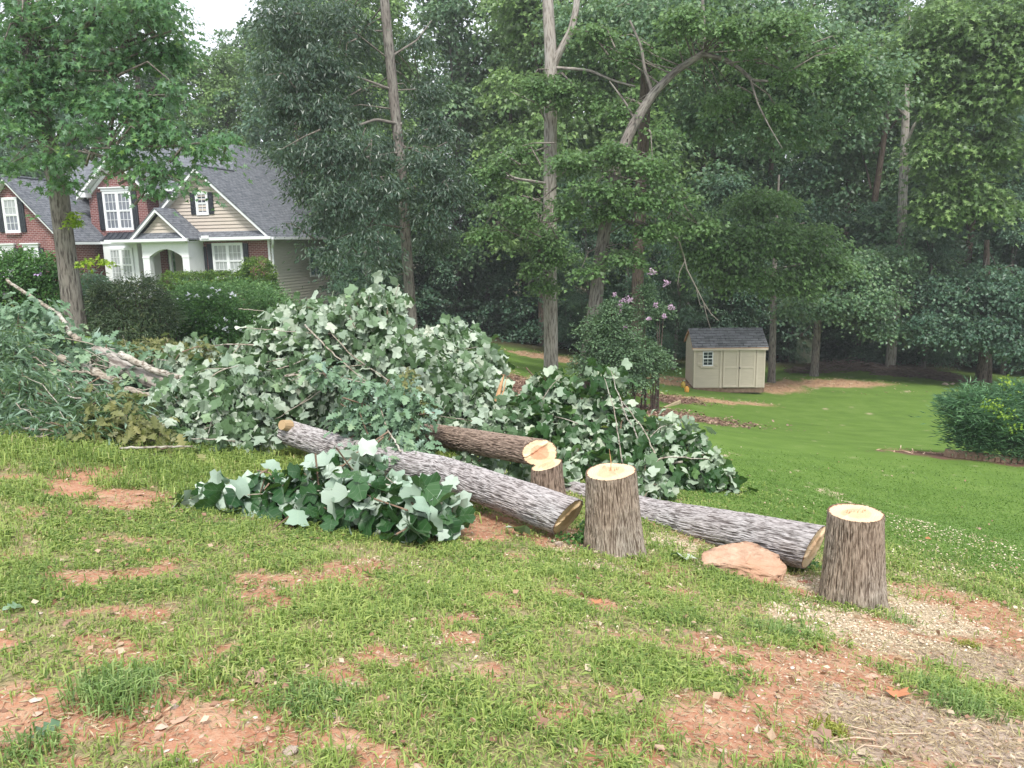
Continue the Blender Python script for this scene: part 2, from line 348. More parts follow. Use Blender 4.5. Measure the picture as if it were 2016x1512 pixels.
L_tulip = leaf_tpl([(.22,-.05),(.56,.16),(.36,.42),(.5,.8),(.2,.96)], [0,.42,.84])
def subdiv(tpl):
    v, f = [tuple(q) for q in tpl[0]], []; mid = {}
    def m_(a, b):
        k = (min(a,b), max(a,b))
        if k not in mid: mid[k] = len(v); v.append(((v[a][0]+v[b][0])/2, (v[a][1]+v[b][1])/2))
        return mid[k]
    for a, b, c in tpl[1]: x, y, z = m_(a,b), m_(b,c), m_(c,a); f += [(a,x,z),(x,b,y),(z,y,c),(x,y,z)]
    return np.array(v), np.array(f)
L_tulipbig = subdiv(L_tulip)
L_oak = leaf_tpl([(.1,.12),(.26,.2),(.12,.32),(.36,.42),(.14,.54),(.38,.68),(.16,.76),(.2,.9)], [0,.32,.6,1.0])
L_star = leaf_tpl([(.42,-.02),(.16,.22),(.5,.55),(.17,.5)], [0,.38,1.0])
L_long = (np.array([(0,0),(.14,.45),(0,1),(-.14,.45)],float), np.array([(0,1,2),(0,2,3)]))
L_hick = (np.array([(0,0),(.19,.5),(0,1),(-.19,.5)],float), np.array([(0,1,2),(0,2,3)]))
L_quad = (np.array([(0,0),(.3,.5),(0,1),(-.3,.5)],float), np.array([(0,1,2),(0,2,3)]))
L_wide = (np.array([(0,0),(.42,.4),(0,1),(-.42,.4)],float), np.array([(0,1,2),(0,2,3)]))
L_thin = (np.array([(0,0),(.07,.5),(0,1),(-.07,.5)],float), np.array([(0,1,2),(0,2,3)]))
def unit(a): return a/(np.linalg.norm(a, axis=-1, keepdims=True)+1e-9)
def basis(d, n):
    d = unit(d); x = unit(np.cross(d, n)); n = np.cross(x, d); return np.stack([x, d, n], -1)
def stamp(tpl, pos, B, size, droop=.25, fold=.25, rng=None, curl=0.0):
    tv, tf = tpl; N = len(pos); n = len(tv)
    x, y = tv[:,0][None], tv[:,1][None]; dr = np.broadcast_to(droop, (N,))[:,None]; fo = np.broadcast_to(fold, (N,))[:,None]; cu = np.broadcast_to(curl, (N,))[:,None]
    z = -dr*y*y + fo*np.abs(x) + cu*np.sin(y*5+x*7)*.12
    L = np.stack([np.broadcast_to(x, z.shape), np.broadcast_to(y, z.shape), z], -1)*np.broadcast_to(size, (N,))[:,None,None]
    V = pos[:,None]+np.einsum('nij,nkj->nki', B, L)
    F = (tf[None]+np.arange(N)[:,None,None]*n).reshape(-1, 3)
    return V.reshape(-1,3), F
def leaf_mesh(name, tpl, pos, B, size, rnd, mat, **kw):
    V, F = stamp(tpl, pos, B, size, **kw); return mesh_np(name, V, F, rnd=np.repeat(rnd, len(tpl[1])), mat=mat)
def blob_clusters(rng, blobs, n, shell=.35, jit=.0):
    """cluster centres near the skin of a union of ellipsoids; blobs rows: cx cy cz rx ry rz"""
    b = np.asarray(blobs, float); wgt = (b[:,3]*b[:,4]+b[:,4]*b[:,5]+b[:,3]*b[:,5]); wgt /= wgt.sum()
    k = rng.choice(len(b), n, p=wgt); d = unit(rng.normal(size=(n,3))); r = rng.random(n)**shell
    return b[k,:3]+d*r[:,None]*b[k,3:6]+rng.normal(size=(n,3))*jit*b[k,3:6], d
def sprays(rng, cen, dirs, per, rad, flat=.3, size=.12, sv=.3, hang=.5, upn=1.0, tpl=L_quad, out=.6):
    """leaves in flattened, outward drooping sprays round each centre -> pos, basis, size, rnd"""
    n = len(cen); N = n*per; c = np.repeat(cen, per, 0); dd = np.repeat(dirs, per, 0)
    o = rng.normal(size=(N,3))*.5; o[:,2] *= flat; R = np.repeat(rad*(.6+.8*rng.random(n)), per)[:,None]
    tilt = np.repeat(rng.normal(size=(n,2))*.35, per, 0)
    oz = o[:,2] - .35*(o[:,0]**2+o[:,1]**2) + tilt[:,0]*o[:,0]+tilt[:,1]*o[:,1] - .25*(o[:,0]*dd[:,0]+o[:,1]*dd[:,1])
    pos = c+np.stack([o[:,0], o[:,1], oz], -1)*R
    d = np.stack([o[:,0], o[:,1], oz*0], -1)*out*2+dd*.4+rng.normal(size=(N,3))*.45; d[:,2] -= hang*(.5+rng.random(N))
    nn = np.array([0,0,upn])+dd*.3+rng.normal(size=(N,3))*.5
    sz = size*(1-sv/2+sv*rng.random(N)); rnd = np.clip(np.repeat(rng.random(n), per)*.45+rng.random(N)*.55, 0, 1)
    return pos, basis(d, nn), sz, rnd

# ---------------------------------------------------------------- ground masks (shared by soil colour and grass density)
def splat(x, y, lst):
    m = np.zeros(np.broadcast(x, y).shape)
    for (cx, cy, rx, ry, s) in lst: m = np.maximum(m, s*np.exp(-(((x-cx)/rx)**2+((y-cy)/ry)**2)**1.3))
    return m
def pxs(lst):
    o = []
    for (px, py, wp, hp, s) in lst:
        c = hit(px, py, .8, 60); a = hit(px, py+hp/2, .5, 60); D = np.linalg.norm(c-CP); o.append((c[0], c[1], wp/2*D/FPX, max(.06, c[1]-a[1]), s))
    return o
BARE = pxs([(60,1430,420,180,1),(340,1450,520,150,1),(640,1485,420,110,1),(300,1370,200,90,.9),(130,962,150,50,.8),(255,978,130,56,.9),(75,1010,110,60,.4),(150,1140,180,44,.9),
    (300,1225,120,50,.6),(15,1275,90,50,.8),(905,1215,60,40,.8),(935,1250,60,30,.7),(720,1325,110,34,.8),(360,1340,130,110,.9),(520,1360,140,70,.6),(1010,1320,70,40,.6),
    (1590,1320,360,130,1),(1430,1440,260,150,.9),(1640,1400,360,160,1),(1850,1440,560,220,1),(1900,1290,420,160,1),(1560,1490,300,90,.8),(1500,1200,120,50,.5),(640,1440,200,60,.5),
    (1180,1360,120,50,.5),(230,1300,160,60,.8),(420,1290,120,50,.7),(180,1210,120,30,.5),(560,1190,120,40,.6),(820,1300,120,40,.6),(1120,1420,140,50,.7),(1250,1480,160,60,.8),(700,1150,160,30,.5),(60,1100,110,30,.4),(640,1040,90,30,.5),(960,1040,200,60,.9),(1290,1120,200,40,.5),(430,1000,120,40,.5),(1120,1060,160,60,.7),(1600,1160,160,50,.8),
    (1860,1185,260,70,.9),(1960,1240,200,70,.9),(1700,1290,300,60,.9),(1330,950,260,50,.55),(1420,985,160,30,.5),(860,1400,120,60,.4),(1340,1300,100,60,.4)])
SAW = pxs([(1590,1205,170,70,1),(1740,1170,110,90,1),(1690,1250,300,90,1),(1800,1215,200,90,.9),(1850,1280,240,60,.7),(1320,1075,130,44,1.1),(1130,1075,110,40,.8),(1190,1105,150,50,.7),(1600,1150,120,40,.9),
    (1720,1005,120,26,.7),(1640,1220,160,50,1)])
CHIPS = pxs([(1900,1065,260,60,1),(1820,1110,200,60,.8),(1960,1110,160,90,.7)])
DRYD = pxs([(1880,1440,420,170,1),(1900,1300,280,100,.8),(1700,1480,260,80,.8)])
TAN = [(*hit(1430,792,18,50)[:2], 2.4,.7,.8),(*hit(1640,755,18,50)[:2],3.2,1.2,1),(*hit(1330,752,18,50)[:2],2.2,1.6,.9),(*hit(1530,765,18,50)[:2],1.6,1.6,.8),
       (*hit(1090,705,18,60)[:2],3.0,2.0,.8),(*hit(1800,775,18,50)[:2],5,.5,.35),(*hit(1010,745,15,50)[:2],4.5,2.5,.55),(*hit(1860,895,8,50)[:2],1.3,.5,.9)]
MULCH = [(*hit(1230,800,12,40)[:2],4.2,2.6,1),(*hit(1320,785,12,50)[:2],1.9,1.2,.9),(*hit(1050,770,12,50)[:2],4.0,3.4,.9),(*hit(1960,905,8,30)[:2],2.4,1.1,1)]
def masks(x, y):
    big = fbm(x*.9+11, y*.9+5, seed=21); mid = fbm(x*3.1, y*3.1, seed=31); fine = fbm(x*9, y*9, seed=41, octv=3)
    edge = 6.6+.55*np.maximum(0, x-1.2)*0 + (1.2-np.clip(x, -4, 4))*.55       # where the rough slope gives way to mown lawn
    lawn = 1/(1+np.exp(-(y-edge-(big-.5)*2.4)*2.4)); lawn = lawn*(1/(1+np.exp(-(x-1.2-(big-.5))*2.2)))
    lawn = np.maximum(lawn, 1/(1+np.exp(-(y-12)*1.2)))
    bare = splat(x+(mid-.5)*.5, y+(fine-.5)*.35, BARE); bare = np.clip(bare*2.1-.4+(mid-.5)*1.3+(fine-.5)*.9, 0, 1)*(1-lawn)
    bare = np.maximum(bare, np.clip((fbm(x*2.1+3, y*2.1, seed=51)-.64)*6+(fine-.5)*1.5, 0, 1)*(1-lawn))
    saw = np.clip(splat(x+(fine-.5)*.3, y+(mid-.5)*.3, SAW)*1.25-.4+(fine-.5)*2.2+(mid-.5)*.8, 0, .85)
    dry = np.clip(splat(x+(mid-.5)*.4, y, DRYD)*1.3-.2+(fine-.5)*.6, 0, 1)
    tan = np.clip(splat(x+(mid-.5)*1.5, y+(big-.5)*1.0, TAN)*1.4-.3+(mid-.5)*.8, 0, 1)
    mul = np.clip(splat(x+(mid-.5)*1.6, y+(big-.5)*1.4, MULCH)*1.4-.35+(fine-.5)*1.0, 0, 1)
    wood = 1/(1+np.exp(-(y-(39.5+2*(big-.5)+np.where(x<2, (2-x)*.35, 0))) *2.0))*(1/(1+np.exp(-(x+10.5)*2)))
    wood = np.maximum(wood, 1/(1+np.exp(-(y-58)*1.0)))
    return dict(lawn=lawn, bare=bare, saw=saw, dry=dry, tan=tan, mulch=mul, wood=wood)

# ground sheet, fine near the camera and coarse to the horizon
nx_, ny_ = 470, 480
tx = np.linspace(-1, 1, nx_); gx = 1.6*np.sinh(tx*np.arcsinh(240/1.6))
ty = np.linspace(0, 1, ny_); gy = -14 + 0*ty
sy = np.linspace(-np.arcsinh(16/1.6), np.arcsinh(300/1.6), ny_); gy = 2.2+1.6*np.sinh(sy)
X, Y = np.meshgrid(gx, gy)
gzf = gz(X, Y); far = np.clip((np.hypot(X, Y-20)-75)/60, 0, 1); gzf = gzf*(1-far)+far*(-3)
mk = masks(X, Y); micro = (fbm(X*5, Y*5, seed=61)-.5)*.035+(fbm(X*19, Y*19, seed=62, octv=3)-.5)*.012
gzf = gzf+micro*np.clip(1-mk['lawn'], .1, 1)*np.exp(-np.maximum(0, Y-8)/10)
i = np.arange(ny_-1)[:,None]*nx_; j = np.arange(nx_-1)[None]; QF = np.stack([i+j, i+j+1, i+nx_+j+1, i+nx_+j], -1).reshape(-1,4)
m, nt, out = newmat('ground_soil_and_turf')
A_ = lambda k: N_(nt, 'ShaderNodeAttribute', attribute_name=k).outputs['Fac']
wc = coord(nt, 'world'); n1 = nz(nt, wc, 6, 6, .65); n2 = nz(nt, wc, 45, 5, .65); n3 = nz(nt, wc, 1.1, 4); n4 = nz(nt, wc, 160, 3, .6)
dirt = ramp(nt, n1, [(.3,(.29,.125,.075)),(.5,(.42,.2,.12)),(.7,(.5,.32,.21))]); dirt = mix(nt, ramp(nt, n2, [(.45,(0,0,0)),(.75,(.8,.8,.8))]), dirt, (.5,.37,.26))
thatch = ramp(nt, n2, [(.3,(.16,.13,.07)),(.5,(.3,.24,.14)),(.72,(.46,.38,.24))]); thatch = mix(nt, ramp(nt, n1, [(.4,(0,0,0)),(.66,(.5,.5,.5))]), thatch, (.17,.2,.07))
lawnc = ramp(nt, n3, [(.3,(.085,.155,.03)),(.5,(.115,.2,.038)),(.75,(.16,.245,.06))]); ls = nz(nt, coord(nt, 'world', (3,22,1)), 1, 5, .7)
lawnc = mix(nt, ramp(nt, ls, [(.35,(0,0,0)),(.7,(.55,.55,.55))]), lawnc, (.08,.14,.03)); lawnc = mix(nt, ramp(nt, n4, [(.4,(0,0,0)),(.75,(.5,.5,.5))]), lawnc, (.16,.25,.055))
def amask(a, n, k=.5):      # sharpen a soft mask with fine noise
    s = N_(nt, 'ShaderNodeMath', operation='MULTIPLY_ADD'); nt.links.new(n, s.inputs[0]); s.inputs[1].default_value = k; q = N_(nt, 'ShaderNodeMath', operation='ADD'); nt.links.new(a, s.inputs[2])
    r = N_(nt, 'ShaderNodeMapRange'); nt.links.new(s.outputs[0], r.inputs[0]); r.inputs[1].default_value = .5+k*.5-.28; r.inputs[2].default_value = .5+k*.5+.12; return r.outputs[0]
c = mix(nt, A_('lawn'), thatch, lawnc)
c = mix(nt, amask(A_('bare'), n2, .6), c, dirt)
c = mix(nt, amask(A_('dry'), n2, .8), c, ramp(nt, nz(nt, coord(nt,'world',(14,60,10)), 1, 5, .7), [(.3,(.2,.15,.11)),(.5,(.4,.31,.24)),(.72,(.6,.5,.4))]))
c = mix(nt, amask(A_('saw'), n2, .9), c, ramp(nt, n4, [(.3,(.36,.27,.17)),(.6,(.6,.5,.36))]))
c = mix(nt, amask(A_('tan'), n1, .7), c, ramp(nt, n2, [(.35,(.36,.2,.11)),(.7,(.55,.4,.26))]))
c = mix(nt, amask(A_('mulch'), n1, .3), c, ramp(nt, nz(nt, coord(nt,'world',(9,25,9)), 1, 5, .7), [(.35,(.08,.042,.03)),(.6,(.2,.12,.09)),(.75,(.34,.24,.18))]))
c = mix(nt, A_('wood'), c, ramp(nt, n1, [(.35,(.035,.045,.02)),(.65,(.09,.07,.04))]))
hh = mix(nt, .5, n2, n4); bsdf(nt, out, c, .95, .1, hh, .7, .02)
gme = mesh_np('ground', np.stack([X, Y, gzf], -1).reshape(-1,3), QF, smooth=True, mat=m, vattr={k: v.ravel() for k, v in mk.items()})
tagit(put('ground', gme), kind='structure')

# ================================================================ HOUSE
def siding_mat(name, col):
    m, nt, out = newmat(name); n = nz(nt, coord(nt, 'obj', (1,1,8)), 2, 4); c = ramp(nt, n, [(.3, tuple(x*.93 for x in col)), (.7, tuple(min(1,x*1.05) for x in col))])
    bsdf(nt, out, c, .6, .25); return m
M_siding = siding_mat('tan_siding', (.5,.44,.38)); M_sidingg = siding_mat('grey_siding', (.52,.5,.44))
M_trim = plain('white_trim', (.74,.76,.78), .45, .4, .04); M_shutter = plain('black_shutter', (.022,.027,.035), .5, .4, .2)
M_metal = plain('black_metal_roof', (.03,.035,.045), .4, .5, .2, 2); M_frame = plain('dark_soffit', (.3,.31,.3), .8, .2, .1)
def brick_mat():
    m, nt, out = newmat('red_brick'); tc = nt.nodes.new('ShaderNodeTexCoord').outputs['Object']; g = nt.nodes.new('ShaderNodeNewGeometry')
    sp = nt.nodes.new('ShaderNodeSeparateXYZ'); nt.links.new(tc, sp.inputs[0]); ad = N_(nt, 'ShaderNodeMath', operation='ADD'); nt.links.new(sp.outputs[0], ad.inputs[0]); nt.links.new(sp.outputs[1], ad.inputs[1])
    cb = nt.nodes.new('ShaderNodeCombineXYZ'); nt.links.new(ad.outputs[0], cb.inputs[0]); nt.links.new(sp.outputs[2], cb.inputs[1])
    b = N_(nt, 'ShaderNodeTexBrick'); b.inputs['Scale'].default_value = 1; b.inputs['Brick Width'].default_value = .235; b.inputs['Row Height'].default_value = .085; b.inputs['Mortar Size'].default_value = .011
    b.inputs['Mortar Smooth'].default_value = .2; b.inputs['Bias'].default_value = 0
    b.inputs['Color1'].default_value = (.15,.042,.042,1); b.inputs['Color2'].default_value = (.23,.075,.068,1); b.inputs['Mortar'].default_value = (.4,.33,.32,1)
    nt.links.new(cb.outputs[0], b.inputs[0]); n = nz(nt, coord(nt, 'obj'), 3, 4)
    c = mix(nt, ramp(nt, n, [(.35,(0,0,0)),(.75,(.45,.45,.45))]), b.outputs[0], (.12,.05,.05)); bsdf(nt, out, c, .9, .15, b.outputs[1], -.4, .01); return m
M_brick = brick_mat()
def shingle_mat(name, c1, c2, w=.3, h=.14):
    m, nt, out = newmat(name); tc = nt.nodes.new('ShaderNodeTexCoord').outputs['Object']; sp = nt.nodes.new('ShaderNodeSeparateXYZ'); nt.links.new(tc, sp.inputs[0])
    g = nt.nodes.new('ShaderNodeTexCoord').outputs['Normal']; sg = nt.nodes.new('ShaderNodeSeparateXYZ'); nt.links.new(g, sg.inputs[0])
    ax = N_(nt, 'ShaderNodeMath', operation='ABSOLUTE'); nt.links.new(sg.outputs[0], ax.inputs[0]); ay = N_(nt, 'ShaderNodeMath', operation='ABSOLUTE'); nt.links.new(sg.outputs[1], ay.inputs[0])
    gt = N_(nt, 'ShaderNodeMath', operation='GREATER_THAN'); nt.links.new(ax.outputs[0], gt.inputs[0]); nt.links.new(ay.outputs[0], gt.inputs[1])
    mm = N_(nt, 'ShaderNodeMix', data_type='FLOAT'); nt.links.new(gt.outputs[0], mm.inputs[0]); nt.links.new(sp.outputs[0], mm.inputs[2]); nt.links.new(sp.outputs[1], mm.inputs[3])
    cb = nt.nodes.new('ShaderNodeCombineXYZ'); nt.links.new(mm.outputs[0], cb.inputs[0]); nt.links.new(sp.outputs[2], cb.inputs[1])
    b = N_(nt, 'ShaderNodeTexBrick'); b.inputs['Scale'].default_value = 1; b.inputs['Brick Width'].default_value = w; b.inputs['Row Height'].default_value = h*.67; b.inputs['Mortar Size'].default_value = .012
    b.inputs['Color1'].default_value = (*c1,1); b.inputs['Color2'].default_value = (*c2,1); b.inputs['Mortar'].default_value = (*[x*.45 for x in c1],1); nt.links.new(cb.outputs[0], b.inputs[0])
    n = nz(nt, coord(nt, 'obj'), 5, 4); c = mix(nt, ramp(nt, n, [(.4,(0,0,0)),(.7,(.6,.6,.6))]), b.outputs[0], tuple(x*1.25 for x in c2))
    bsdf(nt, out, c, .9, .2, b.outputs[1], -.7, .02); return m
M_shingle = shingle_mat('slate_grey_shingle', (.1,.11,.128), (.175,.187,.208)); M_shingle2 = shingle_mat('weathered_grey_shingle', (.12,.125,.13), (.23,.235,.245), .34, .13)
def glass_mat(name, col, rough=.12):
    m, nt, out = newmat(name); n = nz(nt, coord(nt, 'obj', (6,6,.6)), 3, 3)
    bsdf(nt, out, ramp(nt, n, [(.35, tuple(c*.7 for c in col)), (.65, col)]), rough, .6); return m
M_curtain = glass_mat('curtained_glass', (.42,.45,.46)); M_curtaind = glass_mat('shaded_curtained_glass', (.2,.22,.26)); M_dkglass = glass_mat('dark_glass', (.02,.03,.045), .08)
YAW = math.radians(-12.7); HO = at(530, 475, 38); BW = 3.2
house = thing('house', 'red brick house with tan siding gable and grey shingle roof behind the hedge', 'house', (HO[0], HO[1], HO[2]-BW), rz=YAW)
def hpart(name, mb, mat, parent=None, label=None):
    for v in mb.v: v[:,2] += BW
    o = mb.out(name, mat, parent or house)
    if label: o['label'] = label
    return o
def win(u0, u1, w0, w1, v, units=2, nx=3, rows=(2,2), gl=M_curtain, gl2=None, crown=True, sh=.3, sill=True):
    """double-hung window: casing, sashes, glass, muntins; shutters either side"""
    f = MB(); t = .09; f.box(u0-t, u0, v-.07, v+.03, w0-t, w1+t); f.box(u1, u1+t, v-.07, v+.03, w0-t, w1+t); f.box(u0, u1, v-.07, v+.03, w1, w1+t); f.box(u0, u1, v-.072, v+.03, w0-t, w0)
    uw = (u1-u0)/units
    for k in range(1, units): f.box(u0+k*uw-.05, u0+k*uw+.05, v-.06, v+.02, w0, w1)
    wo = hpart('window', f, M_trim)
    wm = (w0+w1)/2
    for k in range(units):
        a, b = u0+k*uw+(.05 if k else 0), u0+(k+1)*uw-(.05 if k < units-1 else 0)
        for q, (c0, c1) in enumerate(((w0, wm), (wm, w1))):
            s = MB(); vv = v-.03-.012*q; s.box(a, a+.035, vv-.02, vv+.02, c0, c1); s.box(b-.035, b, vv-.02, vv+.02, c0, c1); s.box(a+.035, b-.035, vv-.02, vv+.02, c0, c0+.045); s.box(a+.035, b-.035, vv-.02, vv+.02, c1-.045, c1)
            for r in range(1, nx): x = a+(b-a)*r/nx; s.box(x-.011, x+.011, vv-.008, vv+.012, c0+.045, c1-.045)
            for r in range(1, rows[q]): z = c0+(c1-c0)*r/rows[q]; s.box(a+.035, b-.035, vv-.006, vv+.01, z-.011, z+.011)
            hpart('sash', s, M_trim, wo); hpart('pane', MB().box(a+.03, b-.03, vv+.014, vv+.018, c0+.04, c1-.04), (gl if q else (gl2 or gl)), wo)
    if crown:
        c = MB(); c.box(u0-t-.04, u1+t+.04, v-.1, v, w1+t+.005, w1+t+.14); c.box(u0-t-.12, u1+t+.12, v-.17, v, w1+t+.14, w1+t+.2); hpart('window_head', c, M_trim)
    if sill: hpart('brick_sill', MB().box(u0-t, u1+t, v-.12, v, w0-t-.09, w0-t-.005), M_brick)
    if sh:
        for s0, s1 in ((u0-t-sh-.02, u0-t-.02), (u1+t+.02, u1+t+sh+.02)):
            s = MB(); s.box(s0, s1, v-.055, v-.012, w0-.05, w1+.05)
            for r in range(3): x = s0+(s1-s0)*(r+.5)/3; s.box(x-(s1-s0)*.14, x+(s1-s0)*.14, v-.075, v-.055, w0-.05, w1+.05)
            for z in (w0+.2, w1-.25): s.box(s0+.01, s1-.01, v-.09, v-.075, z, z+.1)
            hpart('shutter', s, M_shutter)
# walls
B0 = -3.4
wl = MB(); wl.box(-3.6, -.09, 0, .25, B0, .12); hpart('wall', wl, M_brick)
hpart('corner_board', MB().box(-.09, .012, -.02, .15, B0, .15), M_trim)
def boards(poly_fn, w0, w1, v, step, mat, name='siding_board', axis='u', side=0):
    k = w0
    while k < w1-1e-3:
        a, b = poly_fn(k), poly_fn(min(k+step, w1))
        if a and a[1]-a[0] > .05:
            t = min(k+step, w1)-.016; b = b or a
            P = [(a[0],v-.04,k), (a[1],v-.04,k), (min(b[1],a[1]),v-.003,t), (max(b[0],a[0]),v-.003,t)]
            mb = MB(); mb.prism(P, (0,.02,0)); hpart(name, mb, mat)
        k += step
# main right gable: rake feet and peak
PKU, PKW, SL = -3.44, 3.55, .9
gab = lambda w_: (PKU-(PKW-.1-w_)/SL, PKU+(PKW-.1-w_)/SL) if w_ < PKW-.15 else (PKU-.02, PKU+.02)
boards(lambda w_: (max(gab(w_)[0], -5.7 if w_ < 1.7 else -99), gab(w_)[1]), .52, 3.4, 0, .17, M_siding)
hpart('wall', MB().prism([(-6.8,.01,.3),(-.1,.01,.3),(PKU,.01,3.4)], (0,.2,0)), M_siding)
win(-3.7, -3.2, 1.42, 2.36, 0, units=1, nx=2, gl=M_dkglass, gl2=M_curtaind, crown=False, sh=.27, sill=False)
win(-3.02, -1.52, -1.72, -.12, 0, crown=False, sh=.26)
def rake(a, b, v0, th=.2, dep=.16, name='rake_board'):
    P = [(a[0],v0,a[1]),(b[0],v0,b[1]),(b[0],v0,b[1]-th),(a[0],v0,a[1]-th)]; hpart(name, MB().prism(P, (0,dep,0)), M_trim)
def roof(pts, th=.1, mat=M_shingle, name='roof'):
    hpart(name, MB().prism(pts, (0,0,-th)), mat)
EV = -.45
rake((PKU,3.6),(.32,3.6-SL*(.32-PKU)),EV); rake((PKU,3.6),(-7.0,3.6-SL*(PKU+7.0)),EV)
hpart('soffit', MB().prism([(PKU,EV+.16,3.46),(.3,EV+.16,3.46-SL*(.3-PKU)),(.3,0,3.46-SL*(.3-PKU)),(PKU,0,3.46)], (0,0,-.04)), M_trim)
hpart('soffit', MB().prism([(PKU,EV+.16,3.46),(-7,EV+.16,3.46-SL*(7+PKU)),(-7,0,3.46-SL*(7+PKU)),(PKU,0,3.46)], (0,0,-.04)), M_trim)
rw = lambda u: 3.66-SL*(u-PKU)
APU, APV = -5.5, 6.6; APW = rw(APU)
roof([(.4,EV-.03,rw(.4)),(.4,13.4,rw(.4)),(APU,9.0,APW),(APU,APV,APW),(PKU,2.9,rw(PKU)),(PKU,EV-.03,rw(PKU))])
roof([(PKU,EV-.03,3.66),(PKU,2.9,3.66),(-5.72,1.2,3.66-SL*2.28),(-6.99,EV-.03,3.66-SL*3.55)])
fs = (APW-2.72)/(APV-.7)
roof([(-14,.7,2.72),(-5.2,.7,2.72),(PKU-.9,.7+.0,2.72),(PKU,2.9,rw(PKU)+.004),(APU,APV,APW+.004),(-14,APV,APW)], name='roof')
roof([(-14,APV,APW),(APU,APV,APW),(APU,9.0,APW),(-3,13.4,2.9),(-14,13.4,1)])
hpart('ridge_cap', MB().tube([(PKU,EV,3.68),(PKU,2.95,3.68)], [.06,.06], 6), M_shingle)
# pent strip under the gable and its gutter
roof([(-3.7,-.5,.22),(.2,-.5,.22),(.02,-.02,.54),(-3.7,-.02,.54)], .05)
hpart('gutter', MB().box(-3.55, .42, -.62, -.5, .1, .24), M_trim); hpart('soffit', MB().box(-3.6, .4, -.5, .0, .06, .1), M_trim)
hpart('gutter', MB().box(.4, .52, -.5, 13, .08, .2), M_trim)
hpart('splash_guard', MB().box(-3.25,-2.85,-.66,-.6,.18,.33), M_trim)
hpart('downspout', MB().tube([(.42,-.4,.08),(.36,-.3,-.1),(.06,.12,-.32),(.06,.12,-3.4)], [.06]*4, 8), M_trim)
# right side wall: one board per course
k = -6.8
while k < .0:
    P = [(.045,0.0,k),(.045,12.9,k),(.025,12.9,k+.118),(.025,0.0,k+.118)]; hpart('siding_board', MB().prism(P, (-.02,0,0)), M_sidingg); k += .15
hpart('wall', MB().box(-.2, 0, .26, 13, -7, .1), M_sidingg); hpart('soffit', MB().box(.03, .4, 0, 13, .06, .1), M_frame)
sw = MB(); sw.box(.03,.07,3.9,4.0,-1.9,-.3); sw.box(.03,.07,5.2,5.3,-1.9,-.3); sw.box(.03,.07,4.0,5.2,-.4,-.3); sw.box(.03,.07,4.0,5.2,-1.9,-1.8); sw.box(.03,.065,4.58,4.63,-1.8,-.4); o = hpart('window', sw, M_trim); hpart('pane', MB().box(.03,.045,4.0,5.2,-1.8,-.4), glass_mat('blue_glass', (.16,.26,.3)), o)
# porch gable
PU, PW, PV = -5.0, 1.62, -1.55; pr = lambda u: PW+.06-SL*abs(u-PU)
rake((PU,PW),(-3.42,PW-SL*1.58),PV, .16); rake((PU,PW),(-6.6,PW-SL*1.6),PV, .16)
roof([(PU,PV-.02,pr(PU)),(-3.36,PV-.02,pr(-3.36)),(-3.36,.3,pr(-3.36)),(PU,.3,pr(PU))], .07); roof([(PU,PV-.02,pr(PU)),(PU,.3,pr(PU)),(-6.65,.3,pr(-6.65)),(-6.65,PV-.02,pr(-6.65))], .07)
tri = lambda w_: (PU-(PW-.22-w_)/SL, PU+(PW-.22-w_)/SL) if w_ < PW-.25 else None
boards(tri, .5, 1.36, -1.2, .17, M_siding); hpart('wall', MB().prism([(PU-1.2,-1.19,.3),(PU+1.2,-1.19,.3),(PU,-1.19,1.4)], (0,.1,0)), M_siding)
roof([(-6.45,PV+.05,.2),(-3.55,PV+.05,.2),(-3.9,-1.22,.52),(-6.1,-1.22,.52)], .04)
hpart('gutter', MB().box(-7.9, -3.35, PV-.1, PV+.02, .08, .21), M_trim)
hpart('soffit', MB().box(-7.6, -3.5, PV, .0, .03, .08), M_trim)
ar = MB(); A0, A1, S0, S1 = -6.15, -3.6, -5.78, -3.96; n = 14
arc = [(S0+(S1-S0)*t, -.64+.36*math.sin(PI*t)) for t in np.linspace(0, 1, n)]
for (a, b) in zip(arc[:-1], arc[1:]): ar.prism([(a[0],-1.25,a[1]),(b[0],-1.25,b[1]),(b[0],-1.25,.03),(a[0],-1.25,.03)], (0,.3,0))
hpart('porch_arch', ar, M_trim)
for a, b in ((A0, S0), (S1, A1)):
    cb = MB(); cb.box(a, b, -1.25, -.95, -3.3, .03); cb.box(a-.02, b+.02, -1.27, -.93, -.7, -.64); hpart('column', cb, M_trim)
hpart('wall', MB().box(-3.75, -3.6, -.95, 0, B0, .03), M_trim); hpart('wall', MB().box(-6.2, -5.75, .0, .12, B0, .03), M_brick); hpart('wall', MB().box(-6.2, -6.1, -.9, 0, B0, .03), M_trim)
hpart('wall', MB().box(-6.0, -3.7, 1.0, 1.15, B0, .03), M_sidingg); hpart('doorway_trim', MB().box(-5.62, -5.5, .0, .12, B0, -.1), M_trim)
dr = hpart('door', MB().box(-4.75, -3.95, .9, .96, -2.9, -.6), M_trim); hpart('pane', MB().box(-4.45, -4.1, .885, .9, -2.0, -.75), M_dkglass, dr)
hpart('sidelight', MB().box(-5.1, -4.85, .93, .97, -2.9, -.6), M_curtaind); hpart('porch_floor', MB().box(-6.2, -3.6, -1.25, 1.0, -3.3, -2.95), plain('concrete', (.4,.38,.35)))
hpart('shutter', MB().box(-3.58,-3.45,-.06,-.01,-2.2,-.2), M_shutter)
